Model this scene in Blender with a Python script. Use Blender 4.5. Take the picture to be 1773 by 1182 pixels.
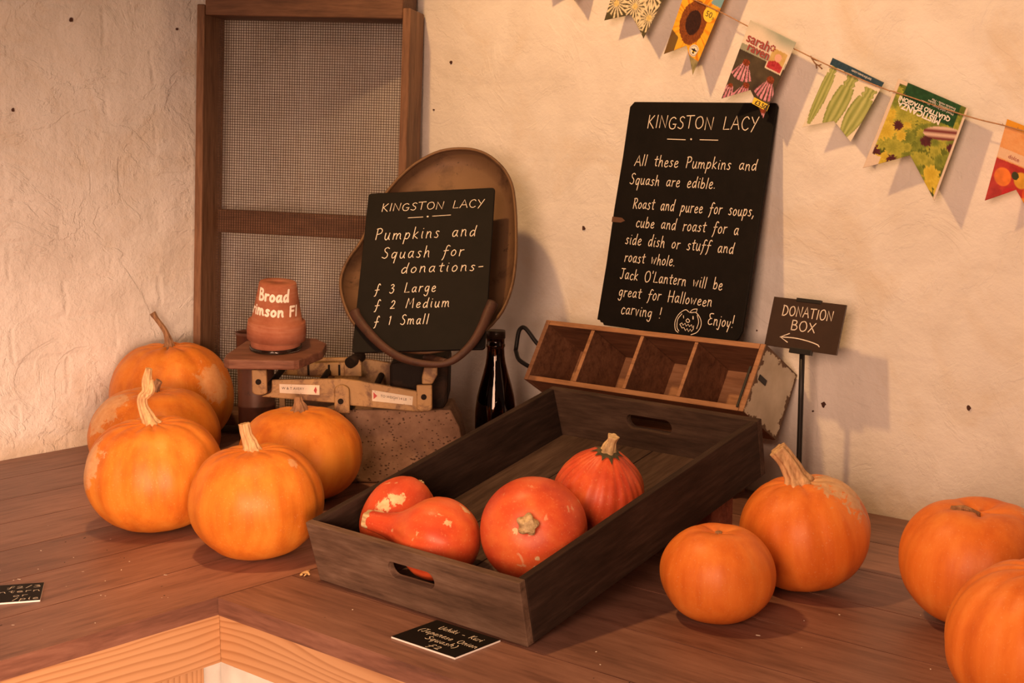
import bpy, bmesh, math, random
import numpy as np
from mathutils import Vector, Matrix, Quaternion, noise as mnoise

for o in list(bpy.data.objects):
    bpy.data.objects.remove(o)
SC = bpy.context.scene
COL = SC.collection
random.seed(7)
V = Vector
R = math.radians

# ------------------------------------------------------------------ camera, world, light, exposure
cam_data = bpy.data.cameras.new('camera')
cam_data.sensor_width = 36.0
cam_data.lens = 2462.0 / 1773.0 * 36.0
cam_data.clip_start = 0.05
cam = bpy.data.objects.new('camera', cam_data)
cam.location = (2.577, -2.0335, 1.54)
cam.rotation_euler = (R(90 - 8.2278), 0, R(131.538 - 90))
COL.objects.link(cam)
SC.camera = cam

SC.view_settings.view_transform = 'Standard'
SC.view_settings.look = 'None'
SC.view_settings.exposure = 0.17
SC.view_settings.gamma = 1.0

W = bpy.data.worlds.new('room_air')
SC.world = W
W.use_nodes = True
W.node_tree.nodes['Background'].inputs[0].default_value = (1.0, 0.60, 0.40, 1)
W.node_tree.nodes['Background'].inputs[1].default_value = 0.085

def aim(ob, target):
    ob.rotation_euler = (V(target) - ob.location).to_track_quat('-Z', 'Y').to_euler()

# warm ceiling spot above the left of the bench
sp = bpy.data.lights.new('ceiling_spot', 'SPOT')
sp.energy = 58.0
sp.color = (1.0, 0.53, 0.20)
sp.spot_size = R(100)
sp.spot_blend = 0.6
sp.shadow_soft_size = 0.045
spot = bpy.data.objects.new('ceiling_spot', sp)
spot.location = (0.92, -1.00, 2.60)
COL.objects.link(spot)
aim(spot, (1.30, 0.0, 1.2))
# daylight through the doorway behind the photographer
ar = bpy.data.lights.new('doorway_daylight', 'AREA')
ar.shape = 'RECTANGLE'
ar.size, ar.size_y = 1.1, 1.5
ar.energy = 104.0
ar.color = (1.0, 0.562, 0.355)
door_light = bpy.data.objects.new('doorway_daylight', ar)
door_light.location = (2.85, -3.75, 1.90)
COL.objects.link(door_light)
aim(door_light, (1.0, -0.3, 1.15))
# fill light added behind the camera to brighten the left bench arm
wn = bpy.data.lights.new('left_bench_fill', 'AREA')
wn.shape = 'RECTANGLE'
wn.size, wn.size_y = 0.45, 0.60
wn.energy = 3.7
wn.spread = R(34)
wn.color = (1.0, 0.58, 0.37)
left_fill_light = bpy.data.objects.new('left_bench_fill', wn)
left_fill_light.location = (3.15, -2.45, 1.25)
COL.objects.link(left_fill_light)
aim(left_fill_light, (0.35, -0.78, 0.90))

# ------------------------------------------------------------------ bench / wall constants
WR, WL, ZC = 0.15, -0.02, 0.90
RT = V((0.7485, 0.6631, 0))      # to the right as the photographer stands
FW = V((-0.6631, 0.7485, 0))     # away from the photographer

# ------------------------------------------------------------------ node helpers
def lin(r, g, b):
    f = lambda c: (c / 255 / 12.92) if c / 255 <= 0.04045 else ((c / 255 + 0.055) / 1.055) ** 2.4
    return (f(r), f(g), f(b), 1)

class NT:
    def __init__(s, name):
        s.m = bpy.data.materials.new(name)
        s.m.use_nodes = True
        s.t = s.m.node_tree
        s.n = s.t.nodes
        s.b = s.n['Principled BSDF']
    def add(s, typ, **kw):
        nd = s.n.new(typ)
        for k, v in kw.items():
            setattr(nd, k, v)
        return nd
    def link(s, a, b):
        s.t.links.new(a, b)
    def setin(s, sock, v):
        if hasattr(v, 'bl_rna') and isinstance(v, bpy.types.NodeSocket):
            s.link(v, sock)
        else:
            if sock.type == 'RGBA' and len(v) == 3:
                v = (*v, 1)
            sock.default_value = v
    def coords(s, scale=(1, 1, 1), rot=(0, 0, 0), loc=(0, 0, 0), kind='Object'):
        tc = s.add('ShaderNodeTexCoord')
        mp = s.add('ShaderNodeMapping')
        mp.inputs['Scale'].default_value = scale
        mp.inputs['Rotation'].default_value = rot
        mp.inputs['Location'].default_value = loc
        s.link(tc.outputs[kind], mp.inputs[0])
        return mp.outputs[0]
    def noise(s, vec, scale=5, detail=4, rough=0.55, dist=0.0):
        nd = s.add('ShaderNodeTexNoise')
        s.link(vec, nd.inputs['Vector'])
        nd.inputs['Scale'].default_value = scale
        nd.inputs['Detail'].default_value = detail
        nd.inputs['Roughness'].default_value = rough
        nd.inputs['Distortion'].default_value = dist
        return nd.outputs[0]
    def ramp(s, fac, stops, interp='LINEAR'):
        nd = s.add('ShaderNodeValToRGB')
        nd.color_ramp.interpolation = interp
        e = nd.color_ramp.elements
        while len(e) < len(stops):
            e.new(0.5)
        for el, (p, c) in zip(e, stops):
            el.position = p
            el.color = c if len(c) == 4 else (*c, 1)
        s.link(fac, nd.inputs[0])
        return nd.outputs[0]
    def mix(s, fac, a, b, mode='MIX'):
        nd = s.add('ShaderNodeMix', data_type='RGBA', blend_type=mode)
        s.setin(nd.inputs[0], fac)
        s.setin(nd.inputs[6], a)
        s.setin(nd.inputs[7], b)
        return nd.outputs[2]
    def math(s, op, a, b=0.0, clamp=False):
        nd = s.add('ShaderNodeMath', operation=op)
        nd.use_clamp = clamp
        s.setin(nd.inputs[0], a)
        s.setin(nd.inputs[1], b)
        return nd.outputs[0]
    def bump(s, h, strength=0.3, dist=0.01):
        nd = s.add('ShaderNodeBump')
        nd.inputs['Strength'].default_value = strength
        nd.inputs['Distance'].default_value = dist
        s.link(h, nd.inputs['Height'])
        s.link(nd.outputs[0], s.b.inputs['Normal'])
        return nd
    def fin(s, color=None, rough=0.6, metal=0.0, spec=None):
        if color is not None:
            s.setin(s.b.inputs['Base Color'], color)
        s.setin(s.b.inputs['Roughness'], rough)
        s.b.inputs['Metallic'].default_value = metal
        if spec is not None:
            s.b.inputs['Specular IOR Level'].default_value = spec
        return s.m

def wood(name, dark, mid, light, axis='x', scale=1.0, rough=0.6, bump=0.25, stain=0.35, island=0.0, spec=0.35):
    n = NT(name)
    st = {'x': (0.12, 1, 1), 'y': (1, 0.12, 1), 'z': (1, 1, 0.12)}[axis]
    st = tuple(c * scale for c in st)
    v = n.coords(st)
    if island:
        geo = n.add('ShaderNodeNewGeometry')
        off = n.add('ShaderNodeVectorMath', operation='MULTIPLY_ADD')
        n.link(geo.outputs['Random Per Island'], off.inputs[0])
        off.inputs[1].default_value = (7.3, 5.1, 3.7)
        n.link(v, off.inputs[2])
        v = off.outputs[0]
    g1 = n.noise(v, 38, 5, 0.62, 0.5)
    g2 = n.noise(v, 150, 3, 0.6)
    gr = n.math('ADD', n.math('MULTIPLY', g1, 0.65), n.math('MULTIPLY', g2, 0.35))
    c = n.ramp(gr, [(0.33, dark), (0.5, mid), (0.68, light)])
    big = n.noise(n.coords(tuple(0.5 * q + 0.5 for q in st)), 7 * scale, 4, 0.6)
    c = n.mix(n.ramp(big, [(0.42, (0, 0, 0, 1)), (0.72, (stain, stain, stain, 1))]), c, dark)
    if island:
        k = n.ramp(geo.outputs['Random Per Island'], [(0.0, (1 - island,) * 3), (1.0, (1 + island * 0.6,) * 3)])
        c = n.mix(1.0, c, k, 'MULTIPLY')
    n.bump(gr, bump, 0.003)
    return n.fin(c, rough, spec=spec)

def plain(name, color, rough=0.5, metal=0.0, var=0.15, nscale=40, bump=0.0, spec=None):
    n = NT(name)
    nz = n.noise(n.coords(), nscale, 4, 0.6)
    lo = tuple(c * (1 - var) for c in color[:3]) + (1,)
    hi = tuple(min(1, c * (1 + var)) for c in color[:3]) + (1,)
    c = n.ramp(nz, [(0.3, lo), (0.7, hi)])
    if bump:
        n.bump(nz, bump, 0.003)
    return n.fin(c, rough, metal, spec)

# ------------------------------------------------------------------ materials
def wall_mat(name, axis):
    n = NT(name)
    tc = n.add('ShaderNodeTexCoord')
    sep = n.add('ShaderNodeSeparateXYZ')
    n.link(tc.outputs['Object'], sep.inputs[0])
    cmb = n.add('ShaderNodeCombineXYZ')
    n.link(sep.outputs['X' if axis == 'x' else 'Y'], cmb.inputs[0])
    n.link(sep.outputs['Z'], cmb.inputs[1])
    v = cmb.outputs[0]
    wob = n.add('ShaderNodeTexNoise')
    n.link(v, wob.inputs['Vector'])
    wob.inputs['Scale'].default_value = 9
    wob.inputs['Detail'].default_value = 3
    add = n.add('ShaderNodeVectorMath', operation='MULTIPLY_ADD')
    n.link(wob.outputs['Color'], add.inputs[0])
    add.inputs[1].default_value = (0.030, 0.030, 0)
    n.link(v, add.inputs[2])
    br = n.add('ShaderNodeTexBrick')
    n.link(add.outputs[0], br.inputs['Vector'])
    br.inputs['Color1'].default_value = (1, 1, 1, 1)
    br.inputs['Color2'].default_value = (0.86, 0.86, 0.86, 1)
    br.inputs['Mortar'].default_value = (0.25, 0.25, 0.25, 1)
    br.inputs['Scale'].default_value = 1.0
    br.inputs['Mortar Size'].default_value = 0.010
    br.inputs['Mortar Smooth'].default_value = 1.0
    br.inputs['Brick Width'].default_value = 0.232
    br.inputs['Row Height'].default_value = 0.079
    n1 = n.noise(v, 26, 5, 0.6)
    n2 = n.noise(v, 120, 4, 0.65)
    n3 = n.noise(v, 7, 4, 0.55, 0.6)
    # flaked patches of limewash: raised edges
    vor = n.add('ShaderNodeTexVoronoi', feature='SMOOTH_F1')
    n.link(add.outputs[0], vor.inputs['Vector'])
    vor.inputs['Scale'].default_value = 10
    fl = n.ramp(n.noise(v, 5.5, 6, 0.6, 1.2), [(0.49, (0, 0, 0)), (0.515, (1, 1, 1))])
    bri = n.ramp(n.noise(v, 3.2, 3), [(0.35, (0.2, 0.2, 0.2)), (0.65, (1, 1, 1))])
    h = n.math('MULTIPLY', n.math('MULTIPLY', br.outputs['Color'], bri), 0.16 if axis == 'x' else 0.34)
    h = n.math('ADD', h, n.math('MULTIPLY', n1, 0.9))
    h = n.math('ADD', h, n.math('MULTIPLY', n2, 0.22))
    h = n.math('ADD', h, n.math('MULTIPLY', n3, 0.9))
    h = n.math('ADD', h, n.math('MULTIPLY', fl, 0.16))
    n.bump(h, 0.32 if axis == 'x' else 0.62, 0.012)
    c = n.ramp(n3, [(0.3, (0.72, 0.70, 0.665)), (0.55, (0.80, 0.79, 0.765)), (0.75, (0.83, 0.82, 0.80))])
    blot = n.ramp(n.noise(v, 4.0, 6, 0.62, 0.8), [(0.52, (0, 0, 0)), (0.72, (0.55, 0.55, 0.55))])
    c = n.mix(blot, c, (0.66, 0.56, 0.42, 1))
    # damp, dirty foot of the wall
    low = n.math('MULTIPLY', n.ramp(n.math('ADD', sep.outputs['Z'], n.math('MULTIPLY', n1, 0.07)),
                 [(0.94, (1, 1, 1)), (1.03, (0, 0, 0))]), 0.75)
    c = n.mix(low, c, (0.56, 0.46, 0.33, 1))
    return n.fin(c, 0.9, spec=0.2)

M = {}
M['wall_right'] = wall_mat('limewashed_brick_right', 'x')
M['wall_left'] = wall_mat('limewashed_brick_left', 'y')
M['plaster'] = plain('rough_white_plaster', (0.78, 0.77, 0.74), 0.9, var=0.06, nscale=30, bump=0.6)
M['floor'] = plain('stone_floor', (0.20, 0.17, 0.14), 0.8)
M['bench_x'] = wood('bench_wood_lengthwise', (0.140, 0.064, 0.046), (0.262, 0.130, 0.094), (0.35, 0.186, 0.140), 'x', 1.0, 0.48, 0.22, 0.4, island=0.22, spec=0.4)
M['bench_y'] = wood('bench_wood_crosswise', (0.140, 0.064, 0.046), (0.262, 0.130, 0.094), (0.35, 0.186, 0.140), 'y', 1.0, 0.48, 0.22, 0.4, island=0.22, spec=0.4)

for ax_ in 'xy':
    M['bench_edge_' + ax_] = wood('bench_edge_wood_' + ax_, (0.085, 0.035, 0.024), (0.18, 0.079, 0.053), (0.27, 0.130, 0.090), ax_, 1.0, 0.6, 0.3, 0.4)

def pine(name, axis):
    n = NT(name)
    st = {'x': (0.16, 1, 1), 'y': (1, 0.16, 1), 'z': (1, 1, 0.16)}[axis]
    v = n.coords(st)
    sep = n.add('ShaderNodeSeparateXYZ')
    n.link(n.coords(), sep.inputs[0])
    across = sep.outputs['Z'] if axis != 'z' else sep.outputs['Y']
    rings = n.math('FRACT', n.math('ADD', n.math('MULTIPLY', across, 95.0), n.math('MULTIPLY', n.noise(v, 9, 2, 0.5, 0.3), 9.0)))
    c = n.ramp(rings, [(0.0, (0.52, 0.30, 0.155)), (0.5, (0.49, 0.275, 0.135)), (0.86, (0.36, 0.178, 0.077)), (1.0, (0.51, 0.295, 0.15))])
    n.bump(rings, 0.1, 0.002)
    return n.fin(c, 0.45, spec=0.4)
M['pine_x'] = pine('pine_lengthwise', 'x')
M['pine_y'] = pine('pine_crosswise', 'y')
M['pine_z'] = pine('pine_upright', 'z')
M['crate_front_lit'] = wood('crate_wood_dusty_lit', (0.055, 0.034, 0.023), (0.145, 0.090, 0.062), (0.235, 0.158, 0.115), 'x', 1.1, 0.8, 0.35, 0.6, spec=.15)  # dusty front wood, its colour lightened for the light falling on it
M['crate_side_shaded'] = wood('crate_wood_shaded', (0.016, 0.0095, 0.0068), (0.034, 0.020, 0.0145), (0.062, 0.038, 0.028), 'y', 1.3, 0.75, 0.35, 0.5, island=0.15, spec=.15)  # side wood, its colour darkened to put the shade in
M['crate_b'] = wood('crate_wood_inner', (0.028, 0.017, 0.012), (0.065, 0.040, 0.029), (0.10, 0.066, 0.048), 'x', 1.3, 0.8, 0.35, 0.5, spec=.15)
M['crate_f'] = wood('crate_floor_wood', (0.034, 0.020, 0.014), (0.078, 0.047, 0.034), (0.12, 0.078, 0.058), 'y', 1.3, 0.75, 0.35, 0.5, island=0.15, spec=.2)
M['box_in'] = wood('drawer_wood', (0.085, 0.036, 0.020), (0.185, 0.082, 0.043), (0.26, 0.125, 0.068), 'x', 1.4, 0.6, 0.2, 0.4)
M['box_edge'] = wood('pale_edge_wood', (0.20, 0.095, 0.045), (0.35, 0.175, 0.085), (0.45, 0.245, 0.13), 'x', 1.4, 0.6, 0.2, 0.3)
M['box_div'] = wood('divider_wood', (0.13, 0.060, 0.030), (0.25, 0.120, 0.060), (0.34, 0.178, 0.095), 'z', 1.4, 0.6, 0.2, 0.3)
M['sieve_z'] = wood('sieve_wood_upright', (0.085, 0.040, 0.022), (0.205, 0.105, 0.056), (0.315, 0.175, 0.10), 'z', 1.2, 0.65, 0.3, 0.45)
M['sieve_x'] = wood('sieve_wood_level', (0.070, 0.032, 0.018), (0.155, 0.075, 0.040), (0.23, 0.120, 0.068), 'x', 1.2, 0.65, 0.3, 0.45)
M['wire'] = plain('rusty_wire', (0.060, 0.027, 0.015), 0.65, 0.25, 0.35, 60)
M['plate_wood'] = wood('platform_wood', (0.080, 0.030, 0.018), (0.165, 0.070, 0.042), (0.24, 0.115, 0.075), 'x', 2.0, 0.6, 0.35, 0.4)
M['block'] = wood('block_wood', (0.12, 0.055, 0.028), (0.26, 0.125, 0.062), (0.36, 0.19, 0.10), 'x', 2.0, 0.6, 0.3, 0.3)

def chipped_white():
    n = NT('chipped_cream_paint')
    v = n.coords()
    sep = n.add('ShaderNodeSeparateXYZ')
    n.link(v, sep.inputs[0])
    nz = n.noise(v, 55, 6, 0.7)
    # bare wood near the board's edges (board spans y 0..0.125, z 0..0.126)
    def edge(s, hi):
        a = n.math('MINIMUM', s, n.math('SUBTRACT', hi, s))
        return a
    d = n.math('MINIMUM', edge(sep.outputs['Y'], 0.125), edge(sep.outputs['Z'], 0.126))
    m = n.math('GREATER_THAN', n.math('ADD', d, n.math('MULTIPLY', n.math('SUBTRACT', nz, 0.5), 0.045)), 0.0055)
    c = n.mix(m, (0.13, 0.075, 0.042, 1), n.ramp(n.noise(v, 25, 5), [(0.3, (0.50, 0.44, 0.33)), (0.7, (0.64, 0.58, 0.46))]))
    n.bump(m, 0.3, 0.002)
    return n.fin(c, 0.7)
M['chipped'] = chipped_white()

def board_mat(name, axis_fade=False):
    n = NT(name)
    v = n.coords()
    s = n.noise(v, 30, 6, 0.7)
    sm = n.ramp(n.noise(v, 9, 5, 0.6), [(0.45, (0, 0, 0)), (0.8, (0.5, 0.5, 0.5))])
    c = n.ramp(s, [(0.3, (0.0042, 0.0036, 0.0033)), (0.75, (0.0078, 0.0063, 0.0055))])
    c = n.mix(sm, c, (0.013, 0.010, 0.0082, 1))
    n.bump(n.noise(v, 350, 2), 0.12, 0.001)
    return n.fin(c, 0.6, spec=0.13)
M['board'] = board_mat('blackboard_paint')
M['board_edge'] = plain('worn_board_edge', (0.12, 0.055, 0.030), 0.8)
M['sign'] = plain('dark_sign_plate', (0.040, 0.022, 0.014), 0.33, var=0.1, spec=0.5)
M['chalk'] = plain('chalk_ink', (0.78, 0.72, 0.62), 0.85, var=0.12, nscale=300)
M['white_paint'] = plain('thick_white_paint', (0.80, 0.77, 0.70), 0.7, var=0.05)
M['black_metal'] = plain('black_metal', (0.012, 0.011, 0.011), 0.45, 0.2, 0.2)
M['card_white'] = plain('card_core', (0.80, 0.79, 0.77), 0.8, var=0.03)

def rusty(name, paint, rust, amount=0.5, scale=18, rough=0.55, metal=0.1, bump=0.25):
    n = NT(name)
    v = n.coords()
    m = n.ramp(n.noise(v, scale, 7, 0.7, 0.4), [(amount, (0, 0, 0)), (amount + 0.12, (1, 1, 1))])
    sp_ = n.ramp(n.noise(v, scale * 7, 3, 0.6), [(0.66, (0, 0, 0)), (0.72, (0.8, 0.8, 0.8))])
    p = n.ramp(n.noise(v, scale * 0.6, 4), [(0.3, tuple(c * 0.82 for c in paint)), (0.7, tuple(min(1, c * 1.1) for c in paint))])
    c = n.mix(m, p, (*rust, 1))
    c = n.mix(sp_, c, tuple(c_ * 0.5 for c_ in rust) + (1,))
    n.bump(n.noise(v, scale * 5, 4), bump, 0.002)
    return n.fin(c, rough, metal)
M['scale_paint'] = rusty('aged_cream_enamel', (0.335, 0.200, 0.078), (0.14, 0.068, 0.028), 0.48, 26)
def dull(m, v=.12):
    m.node_tree.nodes['Principled BSDF'].inputs['Specular IOR Level'].default_value = v
    return m
M['scale_dark'] = rusty('blackened_iron', (0.013, 0.009, 0.007), (0.030, 0.016, 0.010), 0.5, 20, 0.7)
def pitted():
    n = NT('pitted_cast_iron')
    v = n.coords()
    c = n.ramp(n.noise(v, 26, 6, 0.65), [(0.3, (0.17, 0.098, 0.062)), (0.6, (0.275, 0.168, 0.110)), (0.8, (0.34, 0.225, 0.155))])
    vo = n.add('ShaderNodeTexVoronoi')
    n.link(n.coords((1, 1, 1.4)), vo.inputs['Vector'])
    vo.inputs['Scale'].default_value = 125
    k = n.ramp(n.math('ADD', vo.outputs['Distance'], n.math('MULTIPLY', n.noise(v, 60, 3), 0.55)), [(0.44, (1, 1, 1)), (0.52, (0, 0, 0))])
    c = n.mix(n.math('MULTIPLY', k, 0.85), c, (0.055, 0.026, 0.016, 1))
    n.bump(n.math('SUBTRACT', n.noise(v, 40, 4), n.math('MULTIPLY', k, 0.7)), 0.6, 0.004)
    return n.fin(c, 0.8, spec=0.2)
M['cast_iron'] = pitted()
dull(M['scale_dark'])
M['pan'] = rusty('stained_tin_pan', (0.165, 0.092, 0.047), (0.075, 0.038, 0.020), 0.52, 9, 0.55, 0.35, 0.15)
M['cradle'] = rusty('rusty_iron_bar', (0.064, 0.025, 0.014), (0.034, 0.015, 0.009), 0.5, 35, 0.6, 0.15, 0.4)
M['tin'] = rusty('dark_red_tin', (0.085, 0.030, 0.020), (0.045, 0.020, 0.013), 0.5, 12, 0.5)
M['label_plate'] = rusty('worn_white_enamel', (0.66, 0.58, 0.46), (0.33, 0.20, 0.10), 0.62, 40, 0.5, 0.0, 0.05)
M['red'] = plain('red_enamel', (0.36, 0.025, 0.02), 0.5)
M['ink'] = plain('dark_print', (0.03, 0.022, 0.02), 0.6)
M['yellow_ink'] = plain('yellow_label', (0.86, 0.62, 0.045), 0.6, var=0.04)
M['cream_label'] = plain('cream_label', (0.85, 0.80, 0.70), 0.6, var=0.03)
M['print_white'] = plain('white_print', (0.85, 0.84, 0.80), 0.6, var=0.02)
M['print_red'] = plain('maroon_print', (0.33, 0.06, 0.055), 0.6, var=0.02)

def terracotta():
    n = NT('terracotta')
    v = n.coords()
    a = n.noise(v, 24, 6, 0.65)
    c = n.ramp(a, [(0.3, (0.255, 0.082, 0.044)), (0.6, (0.345, 0.128, 0.073)), (0.8, (0.41, 0.19, 0.122))])
    z = n.noise(n.coords((1, 1, 14)), 14, 3)
    c = n.mix(n.ramp(z, [(0.5, (0, 0, 0)), (0.75, (0.35, 0.35, 0.35))]), c, (0.48, 0.27, 0.19, 1))
    n.bump(n.noise(v, 160, 4), 0.15, 0.002)
    return n.fin(c, 0.85, spec=0.2)
M['terracotta'] = terracotta()

def brick_mat():
    n = NT('old_red_brick')
    v = n.coords()
    c = n.ramp(n.noise(v, 40, 6, 0.7), [(0.3, (0.15, 0.045, 0.028)), (0.6, (0.27, 0.085, 0.050)), (0.8, (0.34, 0.21, 0.16))])
    n.bump(n.noise(v, 120, 4), 0.5, 0.004)
    return n.fin(c, 0.9, spec=0.2)
M['brick'] = brick_mat()

def glass(name, color, rough=0.03):
    n = NT(name)
    n.b.inputs['Transmission Weight'].default_value = 1.0
    n.b.inputs['IOR'].default_value = 1.5
    return n.fin(color, rough)
M['brown_glass'] = glass('brown_bottle_glass', (0.10, 0.030, 0.010, 1), 0.04)
M['clear_plastic'] = glass('clear_plastic', (0.85, 0.78, 0.72, 1), 0.15)
M['twine'] = plain('jute_twine', (0.42, 0.24, 0.125), 0.9, var=0.25, nscale=200)
M['straw'] = plain('dry_plant_scrap', (0.55, 0.36, 0.15), 0.8)

def pumpkin_mat(name, base, dark, light, patches=(), speck=0.25, rough=0.47, streak=1.0, seed=0.0, spots=0.0, patch_col=None):
    """patches: list of (centre (local), radius, strength)"""
    n = NT(name)
    v = n.coords(loc=(seed, seed * 0.7, seed * 0.3))
    raw = n.coords()
    st = n.coords((1, 1, 0.10), loc=(seed, seed, seed))
    a = n.noise(st, 42 * streak, 4, 0.6)
    b = n.noise(v, 11, 5, 0.6)
    c = n.ramp(n.math('ADD', n.math('MULTIPLY', a, 0.55), n.math('MULTIPLY', b, 0.45)),
               [(0.37, dark), (0.5, base), (0.63, light)])
    fine = n.ramp(n.noise(v, 330, 2, 0.6), [(0.62, (0, 0, 0)), (0.72, (speck, speck, speck))])
    c = n.mix(fine, c, (0.82, 0.52, 0.24, 1))
    tot = None
    pcol = patch_col or [(0.56, 0.31, 0.14), (0.74, 0.50, 0.28)]
    for (pc, pr, ps) in patches:
        vm = n.add('ShaderNodeVectorMath', operation='DISTANCE')
        n.link(raw, vm.inputs[0])
        vm.inputs[1].default_value = pc
        d = n.math('DIVIDE', vm.outputs['Value'], pr)
        d = n.math('ADD', d, n.math('MULTIPLY', n.math('SUBTRACT', n.noise(v, 46, 7, 0.75, 0.5), 0.5), 2.6))
        k = n.ramp(d, [(0.64, (ps, ps, ps)), (0.74, (0, 0, 0))])
        tot = k if tot is None else n.math('MAXIMUM', tot, k)
    if tot is not None:
        c = n.mix(tot, c, n.ramp(n.noise(v, 70, 5, 0.7), [(0.3, pcol[0]), (0.7, pcol[1])]))
    if spots:
        k = n.ramp(n.noise(v, 30, 5, 0.6, 0.7), [(0.655, (0, 0, 0)), (0.69, (spots, spots, spots))])
        c = n.mix(k, c, (0.72, 0.48, 0.27, 1))
        k2 = n.ramp(n.noise(v, 17, 5, 0.65, 0.9), [(0.60, (0, 0, 0)), (0.75, (0.5, 0.5, 0.5))])
        c = n.mix(k2, c, light)
    n.bump(n.math('ADD', n.noise(v, 140, 4), n.math('MULTIPLY', a, 1.0)), 0.07, 0.003)
    n.fin(c, rough, spec=0.34)
    return n.m

def stem_mat(name, dark, light):
    n = NT(name)
    v = n.coords((1, 1, 0.25))
    c = n.ramp(n.noise(v, 150, 5, 0.65), [(0.32, dark), (0.62, light)])
    n.bump(n.noise(v, 200, 4), 0.4, 0.003)
    return n.fin(c, 0.75)
M['stem_tan'] = stem_mat('dry_tan_stem', (0.33, 0.18, 0.075), (0.72, 0.49, 0.25))
M['stem_brown'] = stem_mat('dry_brown_stem', (0.13, 0.065, 0.032), (0.34, 0.19, 0.095))
M['stem_cork'] = stem_mat('corky_stem', (0.30, 0.20, 0.08), (0.66, 0.50, 0.27))
M['collar_green'] = stem_mat('dark_green_collar', (0.028, 0.030, 0.012), (0.085, 0.070, 0.028))
M['scar'] = stem_mat('dry_stem_scar', (0.16, 0.075, 0.030), (0.42, 0.23, 0.10))

def vcol_mat(name):
    n = NT(name)
    at = n.add('ShaderNodeVertexColor', layer_name='print')
    c = n.mix(0.10, at.outputs[0], n.ramp(n.noise(n.coords(), 400, 3), [(0.3, (0.25, 0.25, 0.25)), (0.7, (1, 1, 1))]), 'MULTIPLY')
    return n.fin(c, 0.38, spec=0.4)
M['packet'] = vcol_mat('printed_paper')

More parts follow.
